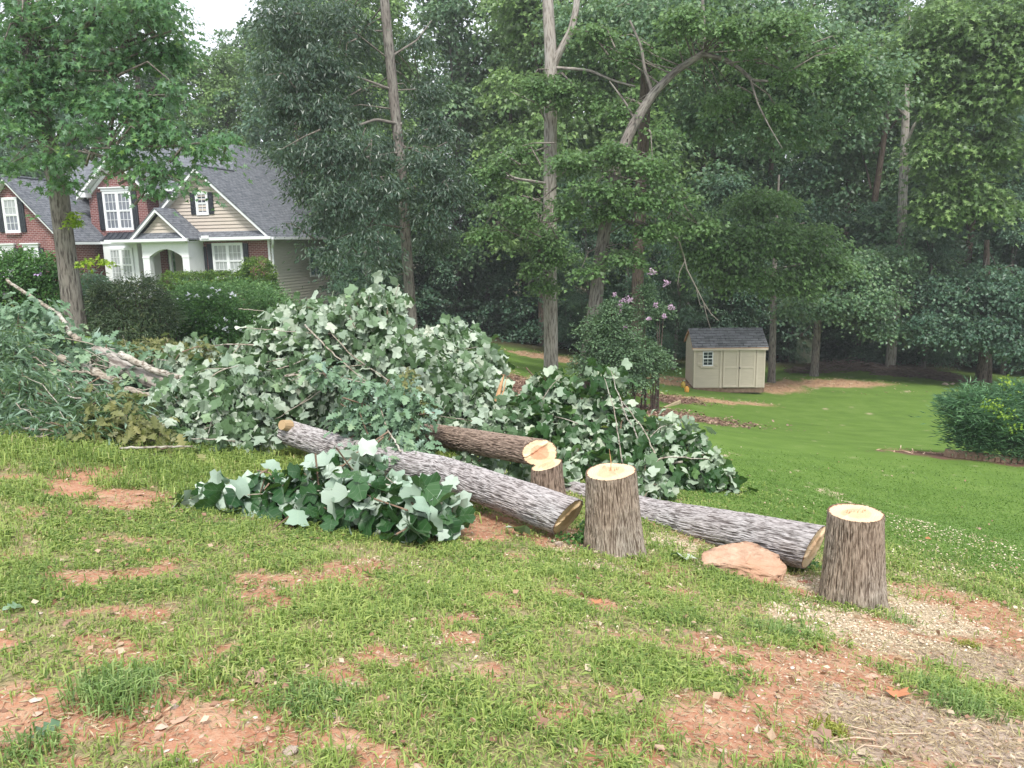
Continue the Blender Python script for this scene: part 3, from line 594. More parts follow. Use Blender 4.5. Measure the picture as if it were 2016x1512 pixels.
# centre brick bay, two storeys
BC = -8.1; bpk = 4.35; hpart('wall', MB().prism([(-9.9,0,B0),(-6.55,0,B0),(-6.55,0,2.5),(-6.55,0,2.9),(BC,0,4.3),(-9.9,0,2.7)], (0,1.2,0)), M_brick)
rk = lambda u: bpk+.12-.92*abs(u-BC)
for s in (-1, 1):
    e = BC+s*2.15; rake((BC,bpk+.06),(e,bpk+.06-.92*2.15),-.45,.2,.12); rake((BC,bpk-.14),(BC+s*1.85,bpk-.14-.92*1.85),-.06,.22,.06,'frieze_board')
    hpart('soffit', MB().prism([(BC,-.4,bpk-.06),(e,-.4,bpk-.06-.92*2.15),(e,0,bpk-.06-.92*2.15),(BC,0,bpk-.06)], (0,0,-.03)), M_trim)
    roof([(BC,-.5,rk(BC)),(e+s*.06,-.5,rk(e+s*.06)),(e+s*.06,2.5,rk(e+s*.06)),(BC,3.2,rk(BC))], .06)
    a, b = sorted((e, BC+s*1.62)); hpart('cornice_return', MB().prism([(a,-.42,2.36),(b,-.42,2.36),(b,-.42,2.62 if s<0 else 2.75),(a,-.42,2.75 if s<0 else 2.62)][:4], (0,.42,0)), M_trim)
win(-8.95, -7.5, .78, 2.55, 0, gl=M_curtaind)
mr = MB(); mr.prism([(-9.05,-.62,.2),(-6.85,-.62,.2),(-7.05,-.01,.66),(-8.8,-.01,.66)], (0,0,-.05))
for u in np.linspace(-8.85,-7.0,7): mr.prism([(u-.012,-.62,.235),(u+.012,-.62,.235),(u*.92+(-7.95)*.08+.012,-.01,.7),(u*.92+(-7.95)*.08-.012,-.01,.7)], (0,0,-.04))
hpart('metal_roof', mr, M_metal)
bx_ = MB(); bx_.box(-9.0,-6.9,-.62,-.5,.02,.18); bx_.box(-8.92,-8.6,-.55,0,B0,.02); bx_.box(-7.2,-6.95,-.55,0,B0,.02); bx_.box(-8.6,-7.2,-.55,-.3,-.2,.02); bx_.box(-8.6,-7.2,-.55,-.3,B0,-1.9); bx_.box(-8.6,-7.2,-.3,0,B0,.02); hpart('bay_window_box', bx_, M_trim)
win(-8.5, -7.3, -1.8, -.25, -.56, crown=False, sh=0, sill=False)
boards(lambda w_: (-6.5,-5.0), 1.0, 2.5, .95, .17, M_siding); hpart('wall', MB().box(-6.5,-4.6,.96,1.2,.2,2.65), M_siding); hpart('corner_board', MB().box(-6.56,-6.44,.9,.97,.5,2.6), M_trim)
hpart('gutter', MB().box(-6.5,-5.3,.5,.62,2.58,2.7), M_trim); hpart('soffit', MB().box(-6.5,-5.0,.62,.98,2.56,2.6), M_trim)
# left wing with its own gable
WC, WP = -12.03, 3.22; WR = lambda u: WP+.05-1.02*abs(u-WC); WB = -2.62
wv = [(-14.7,WB,B0),(-9.4,WB,B0),(-9.4,WB,.38),(WC,WB,3.05),(-14.7,WB,.38)]; hpart('wall', MB().prism(wv, (0,.25,0)), M_brick); hpart('wall', MB().box(-9.65,-9.4,WB+.25,0.3,B0,.2), M_brick)
for s in (-1, 1):
    rake((WC,WP),(WC+s*2.95,WP-1.02*2.95),-2.95,.17,.12)
    roof([(WC,-3.0,WR(WC)),(WC+s*3.0,-3.0,WR(WC+s*3.0)),(WC+s*3.0,4,WR(WC+s*3.0)),(WC,5.5,WR(WC))], .08)
    hpart('soffit', MB().prism([(WC,-2.9,WP-.1),(WC+s*2.9,-2.9,WP-.1-1.02*2.9),(WC+s*2.9,WB,WP-.1-1.02*2.9),(WC,WB,WP-.1)], (0,0,-.03)), M_trim)
hpart('ridge_cap', MB().tube([(WC,-3,WP+.08),(WC,5.5,WP+.08)], [.06,.06], 6), M_shingle)
hpart('gutter', MB().box(-9.08,-8.96,-2.9,-.02,.02,.14), M_trim)
win(-12.42, -11.72, .72, 2.22, WB, units=1, crown=False, sh=.3, gl=M_curtain, gl2=M_curtaind); win(-11.5, -10.85, -1.9, -.15, WB, units=1, sh=.25); win(-12.9, -12.25, -1.9, -.15, WB, units=1, sh=.25)
# wreath and hanging baskets on the porch columns
for u, lab, mt in ((-5.95, 'dark hanging basket on the left porch column', M_shrubdk), (-3.8, 'teal flower basket on the right porch column', leafmat('teal_flowers', [(0,(.06,.15,.08)),(.5,(.25,.5,.5)),(1,(.5,.75,.75))]))):
    mb = MB(); mb.tube([(u,-1.33,-1.98),(u,-1.33,-1.74)],[.05,.14],8); mb.tube([(u,-1.27,-1.3),(u,-1.4,-1.3),(u,-1.36,-1.74)],[.01]*3,4)
    W4 = np.array(house.matrix_world) if False else None
    bo = thing('hanging_basket', lab, 'flower basket', tuple(Vector(house.location)+Matrix.Rotation(YAW,3,'Z') @ Vector((u,-1.33,BW-1.98))), rz=YAW)
    for v in mb.v: v[:] -= (u,-1.33,-1.98)
    mb.out('basket', M_shutter, bo); r = np.random.default_rng(int(-u*10)); c, d = blob_clusters(r, [(0,0,.3,.2,.2,.14)], 40); p, Bb, s, q = sprays(r, c, d, 8, .06, size=.07)
    put('flowers', leaf_mesh('flowers', L_wide, p, Bb, s, q, mt), bo, False)

# ================================================================ SHED
SO = at(1365, 766, 32.0); SY = math.radians(-4.5)
shed = thing('garden_shed', 'small beige garden shed with grey shingle roof at the edge of the woods', 'shed', tuple(SO), rz=SY)
M_shed = siding_mat('beige_shed_panel', (.51,.455,.37)); M_shedt = plain('beige_trim', (.56,.5,.41), .6, .25, .05); M_sk = plain('old_timber', (.2,.14,.1), .9, .1, .3, 8); M_orange = plain('bare_fascia_wood', (.55,.33,.2), .8, .1, .15, 10)
SW, SD, SH, RH = 2.93, 2.35, 1.78, .62
def sp_(name, mb, mat, par=None): return mb.out(name, mat, par or shed)
sp_('skid', MB().box(.02,SW,.02,.16,-.16,.0), M_sk); sp_('skid', MB().box(.02,SW,SD-.16,SD,-.16,.0), M_sk); sp_('skid', MB().box(0,.14,.16,SD-.16,-.18,.0), M_sk); sp_('floor_frame', MB().box(.01,SW-.01,.01,SD,0,.06), M_sk)
sp_('wall', MB().box(0,SW,0,.05,.06,SH), M_shed); sp_('wall', MB().box(0,SW,SD-.05,SD,.06,SH), M_shed)
for u in (0, SW-.05): sp_('wall', MB().prism([(u,.05,.06),(u,SD-.05,.06),(u,SD-.05,SH),(u,SD/2,SH+RH),(u,.05,SH)], (.05,0,0)), M_shed)
for a in (-.008, SW-.052): sp_('corner_trim', MB().box(a,a+.06,-.02,.0,.06,SH), M_shedt)
fs_ = RH/(SD/2); ov = .1
for s, nm in ((0,1),(1,1)):
    ya, yb = (-ov, SD/2) if s == 0 else (SD+ov, SD/2); za = SH-ov*fs_+.03
    sp_('roof_deck', MB().prism([(-.07,ya,za),(SW+.09,ya,za),(SW+.09,yb,SH+RH+.03),(-.07,yb,SH+RH+.03)], (0,0,-.035)), M_orange)
    nr = 9
    for k in range(nr):
        t0, t1 = k/nr, min(1, (k+1.25)/nr); y0, y1 = ya+(yb-ya)*t0, ya+(yb-ya)*t1; z0, z1 = za+(SH+RH+.03-za)*t0, za+(SH+RH+.03-za)*t1
        sp_('shingle', MB().prism([(-.09,y0,z0+.022),(SW+.11,y0,z0+.022),(SW+.11,y1,z1+.006),(-.09,y1,z1+.006)], (0,0,-.008)), M_shingle2)
sp_('ridge_cap', MB().prism([(-.09,SD/2-.14,SH+RH-.01),(-.09,SD/2,SH+RH+.065),(-.09,SD/2+.14,SH+RH-.01)], (SW+.2,0,0)), M_shingle2)
sp_('fascia', MB().box(-.07,SW+.08,-ov-.02,-ov+.005,SH-.12,SH-.04), M_shedt)
for u in (-.085, ): sp_('rake_board', MB().prism([(u,-ov,SH-.1),(u,SD/2,SH+RH-.03),(u,SD/2,SH+RH+.04),(u,-ov,SH-.03)], (.02,0,0)), M_orange); sp_('rake_board', MB().prism([(u,SD+ov,SH-.1),(u,SD/2,SH+RH-.03),(u,SD/2,SH+RH+.04),(u,SD+ov,SH-.03)], (.02,0,0)), M_orange)
u2 = lambda px: (px-430)/1235*SW
wz = lambda py: (1215-py)/(1215-510)*(SH-.1)+.06
f = MB(); x0, x1, z0, z1 = u2(595), u2(745), wz(805), wz(580)
f.box(x0-.035,x0,-.05,0,z0-.045,z1+.035); f.box(x1,x1+.035,-.05,0,z0-.045,z1+.035); f.box(x0,x1,-.05,0,z1,z1+.035); f.box(x0,x1,-.05,0,z0-.045,z0)
swn = sp_('window', f, M_trim); zm = (z0+z1)/2
g = MB(); g.box(x0,x1,-.04,-.01,zm-.02,zm+.02); 
for a, b in ((z0,zm-.02),(zm+.02,z1)): g.box((x0+x1)/2-.008,(x0+x1)/2+.008,-.03,-.012,a,b); g.box(x0,x1,-.028,-.013,(a+b)/2-.008,(a+b)/2+.008)
sp_('muntin', g, M_trim, swn)
sp_('pane', MB().box(x0,x1,-.012,-.002,z0,zm), M_dkglass, swn); sp_('pane', MB().box(x0,x1,-.011,-.002,zm+.001,z1), M_dkglass, swn)
sp_('sill', MB().box(x0-.12,x1+.1,-.06,-.001,z0-.11,z0-.05), M_shedt)
for a, b in ((u2(500), u2(575)), (u2(762), u2(840))):
    s = MB(); 
    for k in range(3): c0 = a+(b-a)*k/3; s.box(c0+.006,c0+(b-a)/3-.006,-.03,-.001,z0-.05,z1+.05)
    s.box(a-.01,b+.01,-.045,-.03,z1-.12,z1-.06); s.box(a-.01,b+.01,-.045,-.03,z0+.02,z0+.08); sp_('shutter', s, M_shedt)
for a, b in ((935, 1205), (1218, 1500)):
    a, b = u2(a), u2(b); d = sp_('door', MB().box(a+.012,b-.012,-.03,-.001,.08,SH-.1), M_shed); s = MB()
    s.box(a+.012,a+.075,-.048,-.03,.08,SH-.1); s.box(b-.075,b-.012,-.048,-.03,.08,SH-.1)
    for zz in (.08, wz(870), SH-.18): s.box(a+.075,b-.075,-.048,-.03,zz,zz+.08)
    sp_('door_rail', s, M_shedt, d)
sp_('door_knob', MB().tube([(u2(1226),-.05,wz(862)),(u2(1226),-.1,wz(862))],[.03,.025],8), M_shutter)
for a in (885, 1515): sp_('door_casing', MB().box(u2(a),u2(a)+.07,-.035,-.001,.06,SH-.04), M_shedt)
M_yel = plain('yellow_plastic', (.5,.35,.06), .5, .3, .1)
for k, (px, py, lab, mt) in enumerate(((1345,763,'yellow jug lying beside the shed corner', M_yel),(1352,772,'orange jug nearest the shed skid', plain('orange_plastic', (.6,.3,.06), .5, .3, .1)))):
    p = hit(px, py, 20, 45); mb = MB(); mb.tube([(0,0,0),(0,0,.04),(0,0,.17),(0,0,.23),(0,0,.27)],[.09,.1,.1,.05,.04],10); o = thing('jug', lab, 'jug', tuple(p)); mb.out('body', mt, o, smooth=True); MB().tube([(0,0,.27),(0,0,.31)],[.045,.045],8).out('cap', M_shutter, o)
tb = hit(1312, 800, 12, 40); t2_ = hit(1290, 803, 12, 40); t3_ = hit(1340, 795, 12, 40)
mb = MB(); mb.prism([(*(t2_-tb)[:2],-.02),(*(t3_-tb)[:2],float(t3_[2]-tb[2])-.02),(*(t3_-tb)[:2],float(t3_[2]-tb[2])+.12),(*(t2_-tb)[:2],.12)], (0,.14,0)); o = thing('landscape_timber', 'pale timber edging at the corner of the mulch bed', 'timber', tuple(tb)); mb.out('timber', plain('pale_timber', (.5,.4,.26), .85, .1, .15, 10), o)

# ================================================================ STUMPS, LOGS, ROCK
def stump(label, pxb, pxt, Y, rb, rt, mat, seed, face, tilt=(0,0), lean=0):
    base = at(*pxb, Y); base[2] = gz1(base[0], base[1])-.05; top = at(*pxt, Y+.02); top[1] = Y
    t = thing('tree_stump', label, 'tree stump', tuple(base), group='freshly cut tree stumps')
    P = [base, base+(top-base)*.5, top]; V, F, bc, h, (Q, r, T, N, B, rr) = bark_tube('b', P, [rb*.92, (rb+rt)/2*.97, rt], mat, nlen=190, seg=360, wob=.05, seed=seed, flare=.3, amp=.013, fr=(125, 9))
    seg = 360; Vr = V.reshape(190, seg, 3); rng = np.random.default_rng(seed)
    ctr = Q[-1]; rad = Vr[-1]-ctr; dz = rad[:,0]*tilt[0]+rad[:,1]*tilt[1]
    kk = np.clip((np.arange(190)-160)/29, 0, 1)[:,None]; Vr[...,2] += kk*dz[None]
    put('bark', mesh_np('bark', Vr.reshape(-1,3), F, smooth=True, mat=mat, vattr=dict(bc=bc, h=h)), t)
    fr_ = np.linspace(0, .985, 22); X_ = ctr[None,None]+fr_[:,None,None]*(Vr[-1]-ctr)[None]
    th = np.linspace(0, 2*PI, seg, endpoint=False); xr = fr_[:,None]*np.cos(th)[None]; yr = fr_[:,None]*np.sin(th)[None]
    rel = (fbm(xr*3+seed, yr*3, seed=seed)-.5)*.02; a = .5+seed; hx = xr*math.cos(a)+yr*math.sin(a)
    rel = rel-.03*np.clip(hx-.05, 0, 1)*(hx > .05)+np.exp(-((hx-.03)/.06)**2)*(noise(xr*5, yr*5, seed=seed+9))*.02*(fr_[:,None] < .9)
    X_[...,2] += rel*(1-fr_[:,None]**6)
    i = np.arange(21)[:,None]*seg; j = np.arange(seg)[None]; k = (j+1) % seg
    FF = np.stack([i+j, i+k, i+seg+k, i+seg+j], -1).reshape(-1,4)
    bcf = np.stack([xr*rt, yr*rt, 0*xr], -1).reshape(-1,3)
    put('cut_face', mesh_np('cut_face', X_.reshape(-1,3), FF, smooth=True, mat=face, vattr=dict(bc=bcf, rr=np.repeat(fr_, seg))), t)
    return t, ctr
s1, c1 = stump('thick pale topped stump between the two near logs', (1210,1066), (1202,926), 5.15, .195, .168, M_bark_s, 3, M_face_p, (.03,.05))
s2, c2 = stump('thick stump standing furthest right at the end of the long log', (1676,1178), (1682,1007), 4.62, .182, .162, M_bark_s, 8, M_face_p, (-.02,.04))
s3, c3 = stump('small stump under the raised log with the pink heartwood', (1080,1000), (1076,914), 6.5, .142, .128, M_bark_b, 5, M_face_p, (.25,.0))
# torn splinters standing on the stumps
for st, c, seed in ((s1, c1, 1), (s2, c2, 2)):
    r = np.random.default_rng(seed); mb = MB()
    for k in range(11):
        a = r.uniform(-.09,.09); b = r.normal()*.012; z = c[2]; mb.tube([(c[0]+a,c[1]+b+.01,z-.01),(c[0]+a+r.normal()*.006,c[1]+b+r.normal()*.006,z+r.uniform(.006,.03))],[.004,.0008],4)
    mb.out('splinters', M_splint, st, world=True)['kind'] = 'stuff'
mb = MB(); mb.tube([c1+(.0,.0,0), c1+(.0,.0,.07), c1+(-.012,.005,.16)], [.004,.003,.001], 4); mb.out('splinter', M_splint, s1, world=True)
def log(label, pts, rad, mat, seed, face, k=(0,0,0), cut_far=True, seg=250, nlen=520):
    P = [at(*p) for p in pts]; mid = np.mean(P, 0); L = sum(np.linalg.norm(P[q+1]-P[q]) for q in range(len(P)-1))
    t = thing('felled_log', label, 'log', tuple(P[-1]), group='felled logs')
    V, F, bc, h, (Q, r, T, N, B, rr) = bark_tube('b', P, rad, mat, nlen=nlen, seg=seg, wob=.05, seed=seed, amp=.013, fr=(115, 9))
    Vr = V.reshape(nlen, seg, 3); K = np.array(k, float); nshift = 26
    rad_ = Vr[-1]-Q[-1]; sh = rad_ @ K; kk = np.clip((np.arange(nlen)-(nlen-nshift))/(nshift-1), 0, 1)[:,None]
    Vr += (kk*sh[None])[...,None]*T[-1][None,None]
    put('bark', mesh_np('bark', Vr.reshape(-1,3), F, smooth=True, mat=mat, vattr=dict(bc=bc, h=h)), t)
    for e, nm in ((-1, 1), (0, -1)):
        fr_ = np.linspace(0, .985, 18); X_ = Q[e][None,None]+fr_[:,None,None]*(Vr[e]-Q[e])[None]
        th = np.linspace(0, 2*PI, seg, endpoint=False); xr = fr_[:,None]*np.cos(th)[None]; yr = fr_[:,None]*np.sin(th)[None]
        hx = xr*.8+yr*.6; rel = (fbm(xr*3, yr*3, seed=seed)-.5)*.02+np.exp(-((hx-.35)/.1)**2)*noise(xr*5, yr*5, seed=4)*.03*(fr_[:,None] < .93)
        X_ = X_+(rel*(1-fr_[:,None]**8))[...,None]*T[e]*nm
        i = np.arange(17)[:,None]*seg; j = np.arange(seg)[None]; kq = (j+1) % seg; FF = np.stack([i+j, i+kq, i+seg+kq, i+seg+j], -1).reshape(-1,4)
        R_ = r[e]; put('cut_face', mesh_np('cut_face', X_.reshape(-1,3), FF, smooth=True, mat=face if e else M_face_t, vattr=dict(bc=np.stack([xr*R_, yr*R_, 0*xr], -1).reshape(-1,3), rr=np.repeat(fr_, seg))), t)
    return t
LA = log('pale grey log sloping down from the brush to the left side of the thick stump', [(566,851,7.75),(700,893,7.15),(870,930,6.4),(1000,975,5.72),(1118,1018,5.3)], [.125,.13,.135,.14,.147], M_bark_g, 11, M_face_t, k=(-.1,.05,.5))
LB = log('long grey log ending beside the rightmost stump', [(820,930,8.6),(960,942,7.8),(1110,972,7.0),(1300,1020,6.15),(1450,1048,5.6),(1602,1078,5.12)], [.1,.115,.13,.145,.155,.16], M_bark_g, 17, M_face_p, k=(-.1,-.06,.42))
LC = log('brown barked log with pink heartwood resting on the small stump', [(760,842,8.3),(880,860,7.6),(970,876,7.05),(1062,891,6.6)], [.105,.112,.118,.118], M_bark_b, 23, M_face_h, k=(.9,.35,0))
LD = log('pale peeling trunk lying in the brush behind the left limbs', [(190,695,9.2),(240,722,8.9),(310,752,8.6),(380,785,8.4)], [.1,.11,.12,.12], M_tr_pale, 29, M_face_t, seg=60, nlen=90)
# cut knot on the near log
p = at(570,838,7.62); mb = MB(); mb.tube([p, p+(-.05,-.09,.03)], [.06,.05], 12); mb.out('knot', M_face_t, LA, world=True)
def rock(name, label, cat, px, py, Y, sx, sy, sz, seed, mat, rot=0, group=None, pts=None, sub=3, emb=.3):
    import bmesh
    r = np.random.default_rng(seed); bm = bmesh.new()
    if pts is None:
        pts = r.normal(size=(16,3)); pts = pts/np.linalg.norm(pts, axis=1)[:,None]*(.8+.2*r.random((16,1))); pts = pts*(sx,sy,sz)
    for q in pts: bm.verts.new(q)
    h = bmesh.ops.convex_hull(bm, input=bm.verts); bmesh.ops.delete(bm, geom=[v for v in h['geom_interior'] if isinstance(v, bmesh.types.BMVert)], context='VERTS')
    if sub > 1:
        bmesh.ops.bevel(bm, geom=list(bm.edges), offset=min(sx,sy,sz)*.06, segments=2, affect='EDGES')
        bmesh.ops.triangulate(bm, faces=list(bm.faces)); bmesh.ops.subdivide_edges(bm, edges=list(bm.edges), cuts=sub, use_grid_fill=True)
        bm.normal_update()
        co = np.array([v.co[:] for v in bm.verts]); s = 2.2/max(sx, sy); n1 = fbm(co[:,0]*s*3+seed, co[:,1]*s*3, co[:,2]*s*9, seed=seed, octv=5)-.5
        for v, k in zip(bm.verts, n1): v.co += v.normal*float(k)*min(sx,sy,sz)*.38
    me = bpy.data.meshes.new(name); bm.to_mesh(me); bm.free(); me.materials.append(mat)
    for f in me.polygons: f.use_smooth = sub > 1
    o = bpy.data.objects.new(name, me); COL.objects.link(o); p = hit(px, py, Y-1.5, Y+3) if Y else hit(px, py); o.location = (p[0], p[1], p[2]+sz*(1-emb)-sz*.3); o.rotation_euler = (0,0,rot)
    return tagit(o, label, cat, group)
def rockmat(name, a, b, c, sc=12):
    m, nt, out = newmat(name); n = nz(nt, coord(nt,'obj',(1,1,3)), sc, 7, .7); n2_ = nz(nt, coord(nt,'obj'), 3, 4)
    col = mix(nt, ramp(nt, n2_, [(.4,(0,0,0)),(.65,(1,1,1))]), ramp(nt, n, [(.3,a),(.6,b)]), c); bsdf(nt, out, col, .9, .15, n, .8, .02); return m
M_rock = rockmat('pink_tan_stone', (.3,.17,.11), (.55,.39,.28), (.5,.3,.2)); M_peb = rockmat('pale_pebble', (.34,.26,.2), (.52,.44,.37), (.45,.36,.3), 30); M_clod = rockmat('red_clod', (.28,.12,.08), (.45,.22,.15), (.38,.18,.12), 20)
rock('flat_rock', 'large flat pinkish rock in front of the long log', 'rock', 1462, 1128, 4.9, .29, .2, .09, 4, M_rock, pts=[(-.3,-.02,.0),(-.26,.1,.03),(-.12,.16,.06),(.06,.17,.08),(.14,.14,.07),(.26,.03,.03),(.28,-.08,-.02),(.2,-.16,-.06),(.02,-.15,-.03),(-.02,-.12,.03),(-.2,-.06,.01),(-.26,.0,-.16),(.26,0,-.2),(.2,-.17,-.2),(0,-.165,-.2),(0,.17,-.1),(-.1,-.1,-.12)], sub=5, emb=-.25)
rock('stone', 'flat brick red stone between the rock and the rightmost stump', 'stone', 1585, 1148, 4.8, .07,.035,.02, 5, M_clod)
rock('stone', 'pale triangular stone left of the thick stump', 'stone', 1100, 1076, 5.3, .035,.02,.03, 6, M_peb)
rock('stone', 'round red stone in the grass below the thick stump', 'stone', 1301, 1108, 5.1, .035,.03,.02, 7, M_clod)
rock('stone', 'rounded tan stone beside the bare soil at lower left', 'stone', 307, 1413, 2.3, .022,.02,.016, 8, plain('tan_stone', (.55,.36,.24), .9, .1, .2, 30))
rock('stone', 'white quartz stone above the round tan stone', 'stone', 343, 1396, 2.3, .024,.02,.012, 9, M_peb)
rock('stone', 'pale stone at the bottom edge left of centre', 'stone', 572, 1484, 2.1, .032,.025,.02, 10, M_peb)
rock('stone', 'white and dark stone in the clay at lower right', 'stone', 1645, 1355, 3, .024,.02,.014, 12, M_peb)
rock('stone', 'pink clod at the edge of the sawdust below the rightmost stump', 'stone', 1612, 1278, 3.4, .035,.03,.02, 13, M_clod)
rock('stone', 'small tan stone in the sawdust right of the pink clod', 'stone', 1768, 1300, 3.4, .024,.02,.02, 14, plain('brown_stone', (.36,.25,.15), .9, .1, .2, 30))
rock('stone', 'pale flat chip in the grass below the round red stone', 'stone', 1253, 1133, 4.8, .03,.02,.008, 15, M_peb)

def ground_scatter(rng, n, x0, x1, y0, y1, fn):
    x = rng.uniform(x0, x1, n*6); y = rng.uniform(y0, y1, n*6); k = fn(x, y) > rng.random(n*6); x, y = x[k][:n], y[k][:n]; return x, y
def fgz(x, y):
    out = gz(x, y); return out+(fbm(x*5, y*5, seed=61)-.5)*.03
# gravel: pale pebbles in the bare soil
rng = np.random.default_rng(5)
def infov(x, y, z=None): return (np.abs(x) < .72*y+.5)
x, y = ground_scatter(rng, 3600, -3, 4, 1.6, 6.5, lambda x, y: np.clip(masks(x, y)['bare'], 0, 1)*infov(x, y)*np.clip(1.4-(y-1.6)/3, .15, 1))
ico = np.array([(0,0,1),(.9,0,.2),(.3,.85,.1),(-.7,.5,.2),(-.7,-.5,.1),(.3,-.85,.2),(0,0,-.6)]); icf = np.array([(0,1,2),(0,2,3),(0,3,4),(0,4,5),(0,5,1),(6,2,1),(6,3,2),(6,4,3),(6,5,4),(6,1,5)])
n = len(x); sz = rng.gamma(1.8, .0026, n)+.0015; a = rng.random(n)*6.28; jit = 1+rng.normal(size=(n,7,3))*.18
V = ico[None]*jit*sz[:,None,None]*np.stack([1+rng.random(n)*.6, np.ones(n), .6+0*a], -1)[:,None]; ca, sa = np.cos(a)[:,None], np.sin(a)[:,None]
V = np.stack([V[...,0]*ca-V[...,1]*sa, V[...,0]*sa+V[...,1]*ca, V[...,2]], -1)+np.stack([x, y, fgz(x, y)+sz*.2], -1)[:,None]
M_grav = leafmat('gravel_stone', [(0,(.28,.14,.09)),(.5,(.42,.26,.18)),(.85,(.5,.38,.3)),(1,(.62,.55,.48))], trans=0.0, rough=.9, spec=.1)
solo('gravel', mesh_np('gravel', V.reshape(-1,3), (icf[None]+np.arange(n)[:,None,None]*7).reshape(-1,3), rnd=np.repeat(rng.random(n), 10), mat=M_grav), 'small pale pebbles strewn over the bare red soil', 'gravel', (0,2,0), kind='stuff')
# wood chips and sawdust flakes
def flakes(name, fn, n, box, size, mat, label, cat, seed, tpl=L_quad, lift=.01, up=.9):
    r = np.random.default_rng(seed); x, y = ground_scatter(r, n, *box, fn); n = len(x)
    d = r.normal(size=(n,3)); d[:,2] *= .25; nn = np.array([0,0,up])+r.normal(size=(n,3))*.3
    V, F = stamp(tpl, np.stack([x, y, fgz(x, y)+lift*r.random(n)+.002], -1), basis(d, nn), size*(.5+r.random(n)), droop=.1, fold=.1)
    solo(name, mesh_np(name, V, F, rnd=np.repeat(r.random(n), len(tpl[1])), mat=mat), label, cat, (0,4,gz1(0,4)), kind='stuff')
flakes('sawdust', lambda x, y: np.clip(masks(x, y)['saw']*1.3, 0, 1), 20000, (-1,4.5,2.8,9), .014, M_chip, 'cream sawdust and chips heaped round the stumps', 'sawdust', 3, L_quad, .02)
flakes('wood_chips', lambda x, y: splat(x, y, CHIPS), 1900, (2,7,4.5,9), .017, M_chip, 'cream wood chips sprinkled on the lawn right of the stumps', 'wood chips', 4, L_quad, .04)
flakes('dry_straw', lambda x, y: np.clip(masks(x, y)['dry']+masks(x, y)['bare']*.35, 0, 1)*infov(x, y), 36000, (-3,4.5,1.6,6.5), .032, M_straw, 'dry straw and thatch matted on the bare ground', 'dead grass', 6, L_thin, .01)

flakes('leaf_litter', lambda x, y: (.1+.9*(1-masks(x, y)['lawn']))*infov(x, y)*np.clip(4/y, .1, 1), 2600, (-6,8,1.6,15), .03, leafmat('litter_leaf', [(0,(.2,.1,.06)),(.5,(.34,.2,.13)),(.85,(.48,.36,.25)),(1,(.6,.52,.38))], trans=.05), 'small dry leaves scattered through the grass', 'leaf litter', 9, L_wide, .03, .5)
flakes('pine_straw', lambda x, y: np.clip(masks(x, y)['tan'], 0, 1), 16000, (-6,24,12,46), .16, leafmat('pine_straw', [(0,(.2,.11,.07)),(.6,(.42,.29,.19)),(1,(.62,.5,.36))], trans=.02), 'tan straw and wood debris lying round the shed and trees', 'straw', 11, L_thin, .06, .7)
flakes('mulch_chips', lambda x, y: masks(x, y)['mulch']*(y > 18), 9000, (-4,14,13,32), .09, leafmat('mulch_chip', [(0,(.1,.055,.04)),(.6,(.24,.15,.11)),(1,(.42,.3,.22))], trans=.02), 'brown wood mulch on the planting beds', 'mulch', 10, L_quad, .05, .6)

# ================================================================ GRASS
def blades(name, x, y, length, width, rng, mat, label, cat, lean=.7, kind='stuff', clump=.0, loc=None, seg3=True, lift=0, cols=None):
    n = len(x); z = fgz(x, y)+lift; a = rng.random(n)*6.28; ln = length*(.55+.9*rng.random(n)); le = lean*(.3+rng.random(n)); w_ = width*(.7+.6*rng.random(n))
    dx, dy = np.cos(a), np.sin(a); px_, py_ = -dy*w_/2, dx*w_/2; tw = rng.normal(size=n)*.3
    b = np.stack([x, y, z-.004], -1); hgt = ln*np.cos(np.minimum(le, 1.35)); out = ln*np.sin(np.minimum(le, 1.35))
    m_ = b+np.stack([dx*out*.35, dy*out*.35, hgt*.72], -1); t = b+np.stack([dx*out, dy*out, hgt*.82*(1-.25*le)], -1); W = np.stack([px_, py_, tw*w_*.3], -1)
    V = np.stack([b-W*.8, b+W*.8, m_+W, m_-W, t], 1).reshape(-1,3); o = np.arange(n)[:,None]*5
    Q = o+np.array([[0,1,2,3]]); T = o+np.array([[3,2,4]])
    rn = np.clip(rng.random(n)*.5+.5*fbm(x*2.2+9, y*2.2, seed=77)+(rng.random(n) < .05)*.3-.02, 0, 1) if cols is None else cols
    me = mesh_np(name, V, [T, Q], rnd=np.concatenate([rn, rn]), mat=mat)
    if kind is None: return me
    return solo(name, me, label, cat, loc or (0,4,gz1(0,4)), kind=kind)
rng = np.random.default_rng(12)
def gdens(x, y):
    mk = masks(x, y); d = (1-mk['bare'])*(1-mk['saw'])*(1-mk['dry']*.95)*(1-mk['lawn']); cl = fbm(x*4.3, y*4.3, seed=91); return np.clip(d*(.16+np.clip((cl-.38)*4, 0, 1)*.84), 0, 1)
x, y = ground_scatter(rng, 165000, -7, 5, 1.5, 10.5, lambda x, y: gdens(x, y)*infov(x, y)*np.clip(3.2/y, .22, 1))
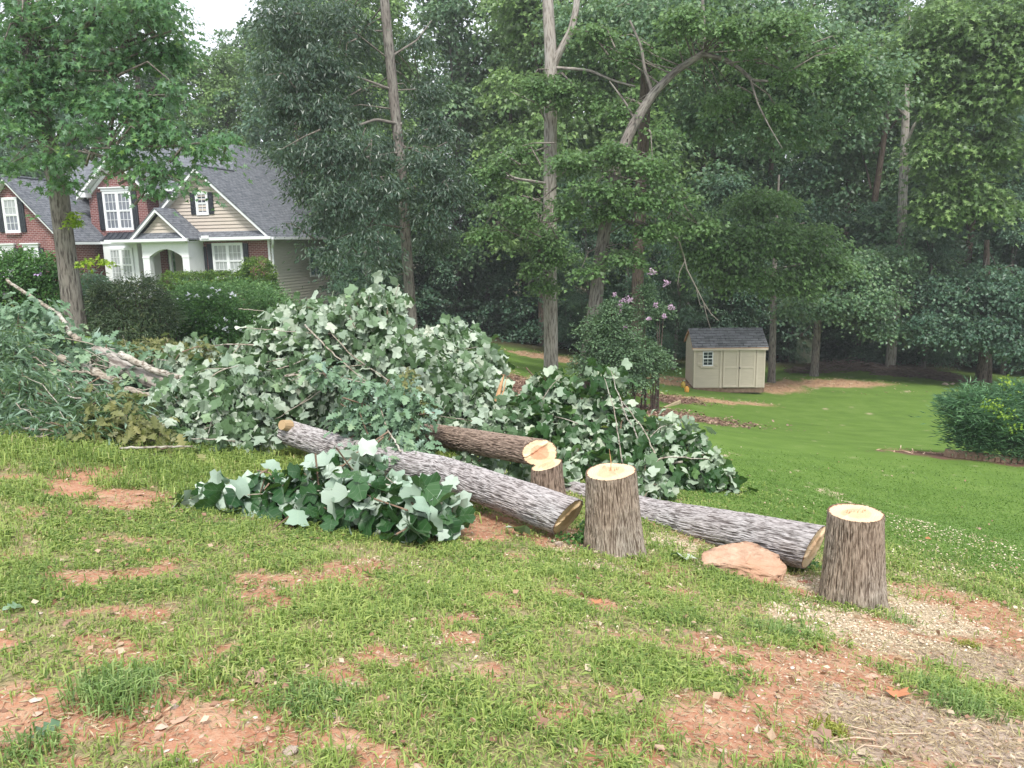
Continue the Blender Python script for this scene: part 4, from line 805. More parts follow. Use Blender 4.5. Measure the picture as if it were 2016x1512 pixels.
# gather blades into small tufts so that the turf reads as plants
k = rng.integers(0, len(x), len(x)); tuft = rng.random(len(x)) < .65; x = np.where(tuft, x[(k//9)*9 % len(x)], x)+rng.normal(size=len(x))*.011*(1+y*.12); y = np.where(tuft, y[(k//9)*9 % len(y)], y)+rng.normal(size=len(y))*.011*(1+y*.12)
hl = .035+.055*np.clip(fbm(x*1.7, y*1.7, seed=88)*1.8-.45, 0, 1)+.012*np.maximum(0, y-4.5)*(x < 0)
blades('grass', x, y, hl, .0029+.0009*y, rng, M_grass, 'patchy bright green grass on the rough slope', 'grass', lean=1.15)
r2_ = np.random.default_rng(44); xb, yb = ground_scatter(r2_, 60000, -6, 4.5, 1.5, 9, lambda x, y: np.clip((1-masks(x, y)['lawn'])*(1-masks(x, y)['saw'])*(1-.88*masks(x, y)['bare'])*(1-.85*masks(x, y)['dry']), 0, 1)*infov(x, y)*np.clip(3/y, .25, 1))
blades('sparse_grass', xb, yb, .045, .0026+.0008*yb, r2_, leafmat('thin_yellow_grass', [(0,(.16,.22,.06)),(.4,(.3,.36,.1)),(.7,(.42,.4,.17)),(1,(.5,.38,.22))], trans=.25), 'thin yellowish grass and thatch over the rough slope', 'grass', lean=1.3)
# broad-leaved weeds low in the grass
x, y = ground_scatter(rng, 9000, -3, 3, 1.6, 6, lambda x, y: gdens(x, y)*infov(x, y)*np.clip((fbm(x*2+50, y*2, seed=14)-.45)*6, 0, 1))
n = len(x); d = rng.normal(size=(n,3)); d[:,2] = .35+.3*rng.random(n); V, F = stamp(L_long, np.stack([x, y, fgz(x, y)+.006+.02*rng.random(n)], -1), basis(d, np.array([0,0,1])+rng.normal(size=(n,3))*.3), .022+.03*rng.random(n), droop=.5, fold=.3)
solo('weeds', mesh_np('weeds', V, F, rnd=np.repeat(rng.random(n)*.8, 2), mat=M_grass), 'low broad bladed weeds among the grass', 'weeds', (0,3,0), kind='stuff')
# lawn: short blades where single blades can still be seen
x, y = ground_scatter(rng, 80000, -3, 12, 5, 15, lambda x, y: np.clip(masks(x, y)['lawn']*(1-masks(x, y)['tan'])*(1-masks(x,y)['mulch']), 0, 1)*np.clip(6/y, .2, 1)**1.6*np.clip((15-y)/7, 0, 1)*infov(x, y))
blades('lawn_grass', x, y, .022+.0008*y, .005+.0009*y, rng, M_lawnbl, 'short mown green lawn beyond the stumps', 'lawn', lean=.8)
x, y = ground_scatter(rng, 34000, -9, 0, 5.6, 9.5, lambda x, y: infov(x, y)*np.clip((y-5.6)*1.2, 0, 1)*(x < 1-.2*y)*np.clip(gdens(x,y)+.3,0,1))
blades('long_grass', x, y, .13, .008, rng, M_grass, 'longer green grass below the brush at the left', 'long grass', lean=.8)
def clump(label, px, py, n, ln, rad, mat, seed, w_=.005, lean=.9, grp='grass tufts in the bare ground'):
    r = np.random.default_rng(seed); p = hit(px, py); rad = rad*1.35; ln = ln*.78; xx = p[0]+np.clip(r.normal(size=n), -1.7, 1.7)*rad; yy = p[1]+np.clip(r.normal(size=n), -1.7, 1.7)*rad*.8
    me = blades('grass_tuft', xx, yy, ln, w_, r, mat, '', '', lean=lean, kind=None, cols=r.random(n)); return solo('grass_tuft', me, label, 'grass tuft', tuple(p), group=grp)
M_yg = leafmat('yellow_green_blade', [(0,(.16,.14,.03)),(.5,(.28,.3,.05)),(1,(.4,.42,.1))], trans=.3)
for a in [('big dark tuft of grass at lower left', 240,1375,520,.13,.075,M_grassd,1), ('bright green tuft right of the big dark tuft', 470,1330,420,.09,.07,M_grass,2), ('dark tuft at the bottom left of centre', 620,1400,300,.1,.06,M_grassd,3),
          ('broad green tuft in the bare ground at the right edge', 1890,1400,300,.11,.055,M_grassd,4), ('second green tuft left of the one at the right edge', 1835,1365,150,.1,.035,M_grassd,5), ('small yellow green tuft near the bottom right', 1633,1440,170,.07,.025,M_yg,6),
          ('small olive tuft in the straw right of the sawdust', 1906,1278,120,.06,.025,M_yg,7), ('dense tuft of grass left of the sawdust', 1540,1250,260,.11,.07,M_grassd,8), ('dense lush patch of grass at the bottom centre', 800,1400,700,.07,.16,M_grass,9),
          ('tuft in the sawdust below the rightmost stump', 1775,1225,120,.07,.05,M_grassd,10), ('lush patch at the bottom right of centre', 1060,1470,600,.06,.16,M_grass,11), ('grey green tuft at the very bottom left', 60,1500,200,.09,.05,M_grassd,12), ('tuft in front of the rightmost stump', 1690,1190,110,.06,.08,M_grass,13)]:
    clump(*a[:3], a[3], a[4], a[5], a[6], a[7])
# dead leaves and odd leaves lying about
M_dead = leafmat('dead_leaf_orange', [(0,(.4,.16,.08)),(1,(.55,.26,.13))], trans=.05, rough=.8); M_dead2 = leafmat('dead_leaf_brown', [(0,(.24,.13,.09)),(1,(.42,.28,.22))], trans=.05, rough=.8)
def lone_leaf(label, px, py, size, tpl, mat, seed, up=1.0, droop=.3, curl=.5, z=.03, cat='leaf'):
    r = np.random.default_rng(seed); p = hit(px, py); d = r.normal(size=3); d[2] = .1; B = basis(d[None], np.array([[r.normal()*.2, -.3, up]])); V, F = stamp(tpl, (p+(0,0,z))[None], B, size, droop=droop, fold=.35, curl=curl)
    return solo('leaf', mesh_np('leaf', V, F, rnd=np.full(len(F), r.random()), mat=mat), label, cat, tuple(p), group='single leaves lying on the ground')
for a in [('curled orange dead leaf on the bare ground at lower right',1768,1388,.085,L_tulip,M_dead,1),('flat brown dead leaf below the small yellow green tuft',1605,1456,.06,L_tulip,M_dead2,2),('brown dead leaf in the grass at the bottom centre',1048,1434,.06,L_tulip,M_dead2,3),
          ('upright brown dead leaf in the grass left of centre',523,1345,.07,L_tulip,M_dead2,4),('pale blue green leaf lying in the clay at lower left',125,1448,.09,L_oak,M_oakcut,5),('pale leaf at the left edge of the picture',6,1216,.09,L_oak,M_oakcut,6),
          ('pinkish dead leaf near the left edge',128,1245,.06,L_oak,M_dead2,7),('pale blue green leaf standing left of the flat rock',1358,1105,.16,L_tulip,M_tulip,8),('yellow petal like leaf at the bottom centre',972,1428,.035,L_long,M_lime,9),
          ('brown leaf in the grass below the foreground branch',300,1090,.06,L_oak,M_dead,10),('brown dead leaf in the grass right of centre',1350,1225,.06,L_oak,M_dead2,11),('red brown leaf among the grass below the thick stump',1175,1195,.06,L_tulip,M_dead,12),
          ('pale upturned leaf between the near log and the grass',1010,1052,.16,L_tulip,M_tulip,14),('brown leaf beside the sawdust left of the big rock',1262,1385,.06,L_tulip,M_dead2,15),('fawn dead leaf in the far left grass',365,1075,.05,L_oak,M_dead2,16),
          ('reddish leaf lying on the lawn beyond the right stump',1822,1065,.07,L_oak,M_dead,17),('grey brown crumpled leaf on the lawn',1925,1042,.08,L_oak,M_dead2,18)]:
    lone_leaf(*a[:3], a[3], a[4], a[5], a[6], up=(-1.0 if a[5] is M_tulip else 1.0), z=.05 if a[3] > .1 else .02)
# thin roots and sticks at lower right
for pts, lab in (([(1632,1474),(1680,1468),(1720,1462)],'forked pale root on the bare ground at lower right'),([(1680,1486),(1700,1480),(1740,1476)],'short pale root below the forked one'),([(1645,1435),(1740,1452),(1830,1455)],'long thin stick lying beside the yellow green tuft'),([(1832,1262),(1870,1270),(1900,1275)],'thin twig left of the small olive tuft'),([(1620,1250),(1660,1258)],'dark twig in the sawdust')):
    P = [hit(*p)+(0,0,.008) for p in pts]; mb = MB(); mb.tube(P, [.003]*len(P), 5); mb.tube([P[0], P[0]+(.02,.05,.003)], [.0025,.001], 4); solo('root', mb.mesh('root', plain('pale_root', (.5,.38,.28), .9, .1, .2, 20)), lab, 'root', tuple(P[0]), group='roots and twigs on the bare ground')

# ================================================================ CUT BRUSH
def wb(lst):            # blobs given by where they stand: px,py, distance, and half-sizes in metres
    return [(*at(px, py, Y), rx, ry, rz) for (px, py, Y, rx, ry, rz) in lst]
def brush(name, label, cat, blobs, ncl, per, tpl, size, mat, seed, spread=.16, hang=.5, upn=.6, outw=.6, big=0, branches=(), flip=.0, loc=None, upper=1.0, leafname='leaf', wood=M_branch, droop=(.1,.5), inner=.2, shell=.3, limbs=0):
    """a heap of cut foliage: the largest leaves as single parts, the rest joined, with its limbs"""
    r = np.random.default_rng(seed); B = np.array(blobs); c, d = blob_clusters(r, B, ncl, shell, .1)
    g = gz(c[:,0], c[:,1]); k = c[:,2] > g+.02; c, d = c[k], d[k]
    # drop clusters buried deep in another blob
    q = ((c[:,None,:]-B[None,:,:3])/B[None,:,3:6]); k = ((q**2).sum(2) < inner).sum(1) == 0; c, d = c[k], d[k]
    pos, Bs, sz, rnd = sprays(r, c, d, per, spread, flat=.7, size=size, sv=.85, hang=hang, upn=upn, out=outw)
    g = gz(pos[:,0], pos[:,1]); k = pos[:,2] > g+.015; pos, Bs, sz, rnd = pos[k], Bs[k], sz[k], rnd[k]
    fl = r.random(len(pos)) < flip; Bs[fl, :, 0] *= -1; Bs[fl, :, 2] *= -1
    t = thing(name, label, cat, loc if loc is not None else tuple(np.array([B[0,0], B[0,1], gz1(B[0,0], B[0,1])])))
    dr = r.uniform(*droop, len(pos)); fo = r.uniform(.05,.4,len(pos)); cu = r.uniform(0,.8,len(pos))
    idx = np.arange(len(pos))
    if big:
        # nearest to the camera and unobstructed towards it
        front = np.linalg.norm(pos-CP, axis=1)/sz*1.0; order = np.argsort(front+r.random(len(pos))*front.std()*.8); pick = order[:big]
        var = []
        for v in range(6):
            V, F = stamp(tpl, np.zeros((1,3)), np.eye(3)[None], 1.0, droop=.1+.09*v, fold=.08+.05*v, curl=.15*v); var.append((V, F))
        rb = {}
        for n_, k in enumerate(pick):
            key = (n_ % 6, int(rnd[k]*6)); 
            if key not in rb: V, F = var[key[0]]; rb[key] = mesh_np('leaf', V, F, rnd=np.full(len(F), (key[1]+.5)/6), mat=mat, smooth=len(F) > 30, vattr=dict(lc=np.c_[tpl[0], np.zeros(len(tpl[0]))]))
            o = bpy.data.objects.new(leafname, rb[key]); COL.objects.link(o); o.parent = t; Mx = Matrix(Bs[k].tolist()).to_4x4()
            o.matrix_basis = Matrix.Translation(Vector(pos[k]-np.array(t.location))) @ Mx @ Matrix.Scale(float(sz[k]), 4)
        keep = np.ones(len(pos), bool); keep[pick] = False; idx = idx[keep]
    V, F = stamp(tpl, pos[idx], Bs[idx], sz[idx], droop=dr[idx], fold=fo[idx], curl=cu[idx])
    o = put('foliage', mesh_np('foliage', V, F, rnd=np.repeat(rnd[idx], len(tpl[1])), mat=mat, vattr=dict(lc=np.tile(np.c_[tpl[0], np.zeros(len(tpl[0]))], (len(idx), 1)))), t); o['kind'] = 'stuff'
    tw = MB()
    for k in r.choice(len(c), min(len(c)//4, 260), replace=False):
        e = c[k]; s = e-d[k]*r.uniform(.15,.5)+r.normal(size=3)*.08; s[2] = max(s[2]-.1, gz1(s[0], s[1])); m_ = (s+e)/2+r.normal(size=3)*.04; tw.tube([s, m_, e], [.008,.006,.003], 4, False)
    tw.out('twigs', M_twig, t, world=True)['kind'] = 'stuff'
    if limbs:          # bare broken limbs lying through the heap
        fr = c[(c-CP) @ unit(CP*0+np.array([B[:,0].mean(), B[:,1].mean(), 0])) < np.median((c-CP) @ unit(np.array([B[:,0].mean(), B[:,1].mean(), 0])))]
        for k in range(limbs):
            a = fr[r.integers(len(fr))]; L = r.uniform(.4,1.2); dv = unit(np.array([r.normal(), r.normal()*.5, r.normal()*.35-.1])); e = a+dv*L; e = c[np.argmin(((c-e)**2).sum(1))]+dv*.08; v = unit(CP-a)*.1
            m_ = (a+e)/2+r.normal(size=3)*.07+v; a = a+v*.3; e[2] = max(e[2], gz1(e[0], e[1])+.02); q = r.uniform(.004,.015); Q, R, _ = resample([a, m_, e], [q, q*.75, q*.35], 9); Q[1:-1] += r.normal(size=(7,3))*.012
            mb = MB().tube(Q, R, 6); e2 = Q[5]+r.normal(size=3)*.15; mb.tube([Q[5], (Q[5]+e2)/2+r.normal(size=3)*.02, e2], [q*.5, q*.35, q*.15], 4); mb.out('branch', wood, t, smooth=True, world=True)
    for pts, r0, r1 in branches:
        P = [at(*p) for p in pts]; bb = MB(); Q, R, _ = resample(P, np.linspace(r0, r1, len(P)), 6*len(P)); Q = Q+r.normal(size=Q.shape)*min(.008, r0*.3); bb.tube(Q, R, 9); bb.out('branch', wood, t, smooth=True, world=True)
    return t
brush('fallen_treetop', 'great heap of cut tulip tree leaves, pale undersides up, over the near log', 'fallen treetop',
    wb([(640,645,9.2,.62,.6,.34),(560,650,9.2,.35,.4,.24),(735,640,9.0,.36,.5,.4),(768,590,9.0,.1,.2,.18),(560,715,9.2,.55,.5,.32),(700,720,9.0,.7,.6,.45),(455,765,8.6,.5,.5,.3),(390,800,8.3,.4,.5,.32),(480,800,8.3,.55,.5,.45),(600,750,8.8,.7,.5,.4),(790,740,8.6,.35,.5,.5),
        (420,835,7.9,.45,.4,.28),(480,865,7.9,.35,.3,.2),(400,720,8.9,.4,.4,.22),(720,785,8.6,.5,.3,.25)]),
    1500, 8, L_tulip, .102, M_tulip, 101, spread=.19, hang=1.3, upn=-.1, outw=.5, big=300, flip=.6, shell=.22, limbs=26,
    branches=[([(620,700,8.6),(560,725,8.4),(470,735,8.3)],.01,.004),([(860,800,8.2),(780,760,8.3),(690,700,8.4),(640,640,8.6)],.014,.004),([(680,600,8.8),(700,650,8.7),(760,700,8.6)],.008,.004),([(800,705,9.2),(740,695,9.0),(715,690,8.9),(705,650,8.8)],.022,.016),([(690,660,8.8),(600,655,8.7),(480,645,8.6)],.008,.003),([(745,780,8.5),(740,720,8.5),(735,690,8.5)],.02,.012),([(560,740,8.2),(640,735,8.1),(720,755,8.0)],.012,.006),([(600,640,8.6),(660,700,8.3),(730,760,8.2)],.01,.006),([(760,640,8.9),(775,590,8.9),(785,560,8.9)],.008,.003),([(520,650,8.9),(590,640,8.9),(700,668,8.7)],.006,.004)])
brush('fallen_treetop', 'mound of pale tulip tree leaves behind the log with pink heartwood', 'fallen treetop',
    wb([(880,700,9.6,.42,.4,.28),(900,665,9.8,.22,.3,.14),(950,705,9.6,.14,.2,.16),(850,770,9.0,.5,.5,.4),(920,780,8.9,.4,.5,.3),(960,830,8.6,.35,.5,.25),(850,820,8.6,.35,.4,.2),(1000,870,8.4,.4,.4,.2),(890,740,9.2,.4,.4,.3)]),
    680, 8, L_tulip, .102, M_tulip, 103, spread=.18, hang=1.2, upn=-.2, outw=.5, big=140, flip=.6, shell=.22, limbs=12,
    branches=[([(840,715,9.3),(880,695,9.3),(940,683,9.3)],.008,.003)])
brush('fallen_treetop', 'low spread of tulip tree branches behind the thick stump reaching to the lawn', 'fallen treetop',
    wb([(1060,800,8.6,.3,.4,.25),(1080,760,8.7,.2,.3,.12),(1130,850,8.3,.4,.4,.32),(1190,790,8.3,.16,.25,.26),(1195,740,8.3,.09,.15,.12),(1200,880,8.0,.4,.4,.3),(1270,850,8.2,.3,.35,.16),(1270,900,7.9,.45,.4,.24),(1340,880,8.0,.3,.35,.17),(1350,925,7.7,.35,.3,.12),(1400,930,7.8,.2,.2,.06),(1130,920,7.6,.35,.35,.2),(1010,850,8.5,.25,.35,.2),(1430,940,7.8,.08,.12,.03)]),
    620, 7, L_tulip, .102, leafmat('tulip_leaf_mixed', [(0,(.02,.06,.02)),(.7,(.045,.11,.035)),(.97,(.12,.22,.07)),(1,(.5,.42,.08))], [(0,(.2,.28,.19)),(.5,(.32,.41,.3)),(.9,(.48,.55,.41)),(1,(.62,.66,.5))], trans=.18, rough=.5), 107, spread=.17, hang=.8, upn=.15, outw=.5, big=160, flip=.45, shell=.3, limbs=16,
    branches=[([(1225,912,7.4),(1208,800,7.6),(1190,745,7.8)],.007,.003),([(1255,925,7.2),(1310,898,7.3),(1400,905,7.6)],.012,.004),([(1300,920,7.4),(1270,850,7.6),(1225,790,7.9)],.009,.004),([(1060,800,8.3),(1085,760,8.3),(1105,740,8.3)],.006,.003),([(1270,870,7.8),(1300,840,7.9),(1330,835,8.0)],.006,.003)])
# torn upright splinter behind
P = [at(978,790,8.6), at(985,762,8.6), at(992,738,8.6)]; mb = MB(); mb.tube(P, [.03,.022,.004], 6); mb.tube([P[0]+(.05,0,0), P[2]+(.03,0,-.03)], [.015,.002], 5); solo('torn_branch', mb.mesh('torn_branch', M_splint), 'torn orange splinter sticking up between two leafy mounds', 'broken branch', tuple(P[0]))
brush('cut_branch', 'leafy tulip tree branch with very large leaves lying on the grass in the foreground', 'cut branch',
    wb([(450,970,5.6,.22,.2,.07),(400,985,5.5,.16,.13,.06),(370,990,5.5,.08,.1,.05),(540,960,5.6,.3,.22,.12),(640,960,5.5,.35,.24,.16),(740,975,5.3,.3,.22,.17),(830,1000,5.15,.22,.2,.15),(690,930,5.7,.3,.2,.13),(610,985,5.35,.2,.12,.06),(880,1015,5.2,.12,.14,.08),(810,1035,5.0,.14,.12,.05)]),
    170, 4, L_tulipbig, .14, leafmat('large_tulip_leaf', [(0,(.015,.06,.02)),(.7,(.035,.1,.03)),(1,(.07,.16,.045))], [(0,(.28,.4,.3)),(.6,(.38,.47,.39)),(1,(.45,.53,.45))], trans=.15, rough=.4, spec=.4, vein=True), 109, spread=.13, hang=.45, upn=.25, outw=.8, big=300, flip=.5, droop=(.2,.7), shell=.5, inner=.05,
    branches=[([(870,990,5.1),(760,950,5.4),(640,965,5.4),(480,975,5.4)],.009,.004),([(845,1060,4.95),(838,1000,5.1),(760,940,5.4)],.006,.004)])
brush('oak_branch', 'blue green cut oak sprays hanging over the middle of the near log', 'cut branch',
    wb([(740,790,7.3,.34,.2,.2),(770,850,7.1,.26,.2,.15),(720,825,7.3,.16,.16,.12),(800,800,7.2,.2,.18,.2),(790,890,6.8,.2,.14,.07),(640,730,8.0,.2,.2,.1),(720,900,6.9,.12,.12,.06)]),
    190, 8, L_oak, .105, M_oakcut, 113, spread=.12, hang=.5, upn=.5, big=150, shell=.4, branches=[([(790,890,6.6),(760,840,7.0),(740,770,7.2)],.01,.004)])
brush('yellow_spray', 'small yellowing oak spray above the oak leaves by the near log', 'cut branch', wb([(800,765,7.3,.06,.08,.18),(820,800,7.3,.1,.1,.1),(400,690,8.6,.14,.1,.08)]), 30, 8, L_oak, .07, M_yellow, 117, spread=.07, hang=.1, upn=.6, big=0)
brush('leaf_bundle', 'bundle of pale leaves on the ground behind the thick stump', 'cut branch', wb([(1280,960,6.9,.13,.1,.1),(1265,925,7.0,.1,.1,.08)]), 26, 6, L_tulip, .1, M_tulip, 119, spread=.08, hang=.8, upn=-.3, flip=.5, big=40)
brush('leaf_bundle', 'pale leaves poking out between the raised log and the near log', 'cut branch', wb([(1015,930,6.9,.14,.1,.07),(940,905,7.2,.15,.1,.06),(1110,935,7.0,.1,.1,.1)]), 34, 6, L_tulip, .1, M_tulip, 121, spread=.08, hang=.8, upn=-.3, flip=.5, big=30)
# left brush
brush('brush_pile', 'heap of grey green oak tops and limbs at the left edge', 'brush pile',
    wb([(40,640,9.5,.5,.5,.3),(100,690,9.4,.6,.5,.3),(20,720,9.0,.6,.5,.35),(200,700,9.2,.3,.4,.15),(240,760,8.8,.5,.4,.22),(120,760,8.6,.5,.4,.25),(310,720,9.2,.35,.3,.15),(340,800,8.4,.4,.4,.25)]),
    470, 9, L_oak, .12, M_oakcut, 131, spread=.16, hang=.5, upn=.7, big=200, shell=.3, limbs=55,
    branches=[([(15,552,10.0),(70,590,9.9),(120,620,9.6),(135,655,9.4),(155,668,9.2)],.018,.035),([(235,697,8.6),(300,728,8.5),(400,756,8.4)],.042,.032),([(245,765,8.3),(300,780,8.3),(365,798,8.2)],.034,.026),([(50,745,8.5),(90,765,8.3),(140,782,8.2),(220,792,8.2)],.04,.03),
              ([(52,742,8.5),(70,722,8.6),(95,718,8.7)],.028,.03),([(120,705,8.8),(180,732,8.6),(235,752,8.5)],.045,.05),([(60,700,9.0),(180,735,8.5),(240,765,8.3)],.008,.004),([(470,608,9.6),(520,612,9.5)],.006,.004),([(180,730,8.6),(176,712,8.7)],.02,.008)])
brush('brush_pile', 'feathery fine leaved brush sloping to the grass at the far left', 'brush pile',
    wb([(30,780,7.8,.6,.5,.3),(120,810,7.6,.6,.5,.26),(60,850,7.1,.6,.4,.18),(200,830,7.5,.5,.4,.2),(0,700,8.6,.4,.4,.3),(150,860,7.1,.4,.3,.12)]),
    520, 26, L_thin, .1, M_fine, 137, spread=.2, hang=.35, upn=.7, outw=.9, shell=.4, droop=(.2,.9), limbs=24)
brush('yellow_spray', 'wilting yellow green oak leaves at the foot of the left brush', 'cut branch',
    wb([(225,825,7.3,.4,.24,.16),(290,850,7.2,.28,.2,.1),(180,780,7.8,.3,.2,.1),(340,872,7.0,.2,.14,.06),(300,690,9.6,.5,.3,.1),(150,860,7.0,.2,.15,.06)]), 120, 7, L_oak, .11, M_yellow, 139, spread=.14, hang=.5, upn=.8, big=120, shell=.4,
    branches=[([(235,882,6.8),(330,880,6.8),(380,878,6.9)],.012,.008)])

# ================================================================ SHRUBS
def shrub(name, label, blobs, ncl, per, tpl, size, mat, seed, spread=.15, hang=.0, upn=.6, group=None, stems=6, flowers=None, flat=.6, shell=.25, cat='shrub', inner=.3, outw=.6, core=None, jit=.05):
    r = np.random.default_rng(seed); B = np.array(blobs); c, d = blob_clusters(r, B, ncl, shell, jit); q = ((c[:,None,:]-B[None,:,:3])/B[None,:,3:6]); k = (((q**2).sum(2) < inner).sum(1) == 0) & (c[:,2] > gz(c[:,0], c[:,1])); c, d = c[k], d[k]
    pos, Bs, sz, rnd = sprays(r, c, d, per, spread, flat=flat, size=size, hang=hang, upn=upn, out=outw)
    base = np.array([B[:,0].mean(), B[:,1].mean(), gz1(B[:,0].mean(), B[:,1].mean())]); t = thing(name, label, cat, tuple(base), group)
    put('foliage', leaf_mesh('foliage', tpl, pos, Bs, sz, rnd, mat), t)
    mb = MB()
    for k in range(max(1, stems*len(B))):
        b = B[k % len(B)]; e = b[:3]+r.normal(size=3)*b[3:6]*.35; s = np.array([b[0]+r.normal()*b[3]*.15, b[1]+r.normal()*b[4]*.1, 0]); s[2] = gz1(s[0], s[1])-.05; mb.tube([s, (s+e)/2+r.normal(size=3)*.05, e], [.03,.022,.01], 5)
    if stems: mb.out('stems', M_twigdk, t, world=True)
    if flowers:
        nf, fs, mt = flowers; c, d = blob_clusters(r, B, nf, .08); k = (c[:,1] < B[:,1].mean()+.3) & (c[:,2] > gz(c[:,0], c[:,1])+.15); c, d = c[k], d[k]
        pos, Bs, sz, rnd = sprays(r, c+d*.06, d, 6, fs*.4, size=fs, upn=.2, hang=0); put('flowers', leaf_mesh('flowers', L_wide, pos, Bs, sz, rnd, mt), t)['kind'] = 'stuff'
    return t
shrub('juniper', 'broad mounded green juniper in front of the house', wb([(455,600,22,1.7,1.4,.7),(510,612,22,.9,1,.6),(380,600,22,.8,1,.65)]), 1000, 22, L_hick, .1, leafmat('juniper_mound_leaf', [(0,(.05,.12,.05)),(.6,(.12,.24,.09)),(1,(.25,.4,.15))], trans=.2), 201, spread=.22, hang=-.5, upn=.2, outw=1.3)
shrub('flowering_shrub', 'green shrub dotted with white flowers in front of the juniper mound', wb([(410,620,19,.85,.7,.62),(360,630,19,.4,.5,.5),(450,640,19,.5,.5,.4)]), 700, 20, L_quad, .07, M_shrub, 203, spread=.14, flowers=(60,.075,M_flow_w), inner=.2)
shrub('boxwood', 'round clipped boxwood at the corner of the house', wb([(507,542,33,.76,.76,.78),(510,565,33,.78,.76,.6)]), 800, 18, L_quad, .07, M_box, 205, spread=.1, shell=.1)
shrub('hedge', 'flat topped clipped hedge under the front window', wb([(px,553,33.3,.45,.6,.42) for px in range(335,480,16)]), 1100, 16, L_quad, .075, M_box, 207, spread=.1, shell=.12)
shrub('dark_shrub', 'dark long leaved shrub right of the near left trunk', wb([(240,600,17.5,.7,.7,.6),(285,590,17.5,.5,.6,.5),(215,590,17.5,.4,.5,.4),(320,620,17.5,.3,.5,.45),(250,640,17.2,.8,.6,.35)]), 800, 20, L_long, .1, M_shrubdk, 209, spread=.16, hang=.2)
shrub('shrub', 'bushy shrub with lilac flowers at the left edge', wb([(30,540,19,.7,.7,.6),(90,530,19,.6,.7,.4),(0,590,19,.6,.6,.5),(110,580,19,.6,.6,.5)]), 700, 20, L_quad, .085, M_shrub, 211, spread=.18, flowers=(12,.09,M_flow_v))
shrub('shrub', 'pale leaved shrub just right of the near left trunk', wb([(190,600,18.3,.35,.5,.5),(180,560,18.3,.3,.4,.3),(200,640,18,.4,.4,.3)]), 260, 16, L_long, .13, M_oakcut, 213, spread=.16, hang=.4)
shrub('low_shrub', 'yellowish low shrub under the dark shrub', wb([(310,690,15.5,.5,.4,.2),(250,690,15.5,.4,.4,.15)]), 160, 18, L_quad, .09, M_yellow, 215, spread=.12)
shrub('crepe_myrtle', 'feathery dark green shrub beneath the leaning tree', wb([(1185,655,22.5,.6,.6,.55),(1230,695,22.5,.8,.7,.6),(1285,705,22.8,.4,.6,.35),(1165,715,22.3,.5,.6,.35),(1245,745,22.2,.45,.5,.25),(1205,610,22.6,.25,.4,.3)]), 720, 26, L_quad, .085, M_myrtle, 217, spread=.3, flat=.3, upn=1, cat='bush', inner=.15, jit=.25)
shrub('crepe_myrtle', 'taller shrub with pink blossom heads beside the straight brown trunk', wb([(1270,600,23,.32,.3,.7),(1230,620,23,.4,.3,.3),(1300,610,23,.35,.3,.14),(1190,640,23,.4,.3,.3)]), 240, 18, L_quad, .075, M_myrtle, 219, spread=.18, stems=3, cat='bush')
for k, (px, py, s) in enumerate([(1219,601,.11),(1227,592,.08),(1240,590,.09),(1283,536,.1),(1311,557,.08),(1323,603,.12),(1291,600,.06),(1245,657,.09),(1210,580,.06),(1219,614,.06),(1308,622,.06),(1278,627,.06),(1231,643,.05)]):
    r = np.random.default_rng(k); p = at(px, py, 22.5); c = p+r.normal(size=(12,3))*s*.45; pos, Bs, sz, rnd = sprays(r, c, unit(c-p), 5, s*.3, size=.05, upn=.2, hang=0)
    # blossom heads belong to the flowering crepe myrtle
    o = put('blossom', leaf_mesh('blossom', L_wide, pos, Bs, sz, rnd, M_flow_p), [q for q in bpy.data.objects if q.name.startswith('crepe_myrtle')][-1])
jb = wb([(1925,800,15.3,.5,.6,.38),(1990,795,15.3,.55,.6,.38),(2050,820,15.3,.6,.7,.5),(1935,838,15.3,.4,.5,.36),(1990,842,15.3,.5,.5,.36),(1950,870,15.4,.3,.35,.2),(2010,875,15.4,.35,.35,.2),(1915,865,15.4,.2,.3,.16),(1898,845,15.4,.2,.3,.2),(1882,793,15.4,.2,.35,.2)])
shrub('juniper', 'spreading blue green juniper in its brick edged bed at the right', jb, 900, 24, L_thin, .16, M_juni, 221, spread=.2, hang=-.35, upn=.2, outw=1.2, stems=0, jit=.14)
shrub('vine', 'lime green vine growing over the right hand juniper', wb([(1955,795,14.5,.16,.1,.1),(1985,815,14.4,.14,.1,.08),(1995,840,14.4,.1,.1,.06),(1975,748,14.9,.07,.06,.12),(2012,775,14.6,.06,.06,.05)]), 40, 6, L_wide, .055, leafmat('vine_leaf', [(0,(.08,.16,.02)),(.5,(.2,.32,.035)),(1,(.38,.5,.06))], trans=.3), 223, spread=.13, cat='vine', stems=0)
# bricks round that bed
M_eb = plain('edging_brick', (.4,.28,.2), .9, .1, .3, 6); bed = thing('brick_edging', 'tilted brown edging bricks round the juniper bed', 'brick edging', tuple(hit(1930,905,8,30))); bme = None
for k, px in enumerate(np.arange(1868, 2030, 11)):
    py = 895+12*math.sin((px-1868)/162*1.6)+4; p = hit(px, py, 8, 30)
    if bme is None: bme = MB().box(-.05,.05,-.1,.1,-.06,.13).mesh('edging_brick', M_eb)
    o = bpy.data.objects.new('edging_brick', bme); COL.objects.link(o); o.parent = bed; o.location = Vector(p)-bed.location; o.rotation_euler = (.25,.1*math.sin(k*3),.12*math.sin(k*1.7)+.05)

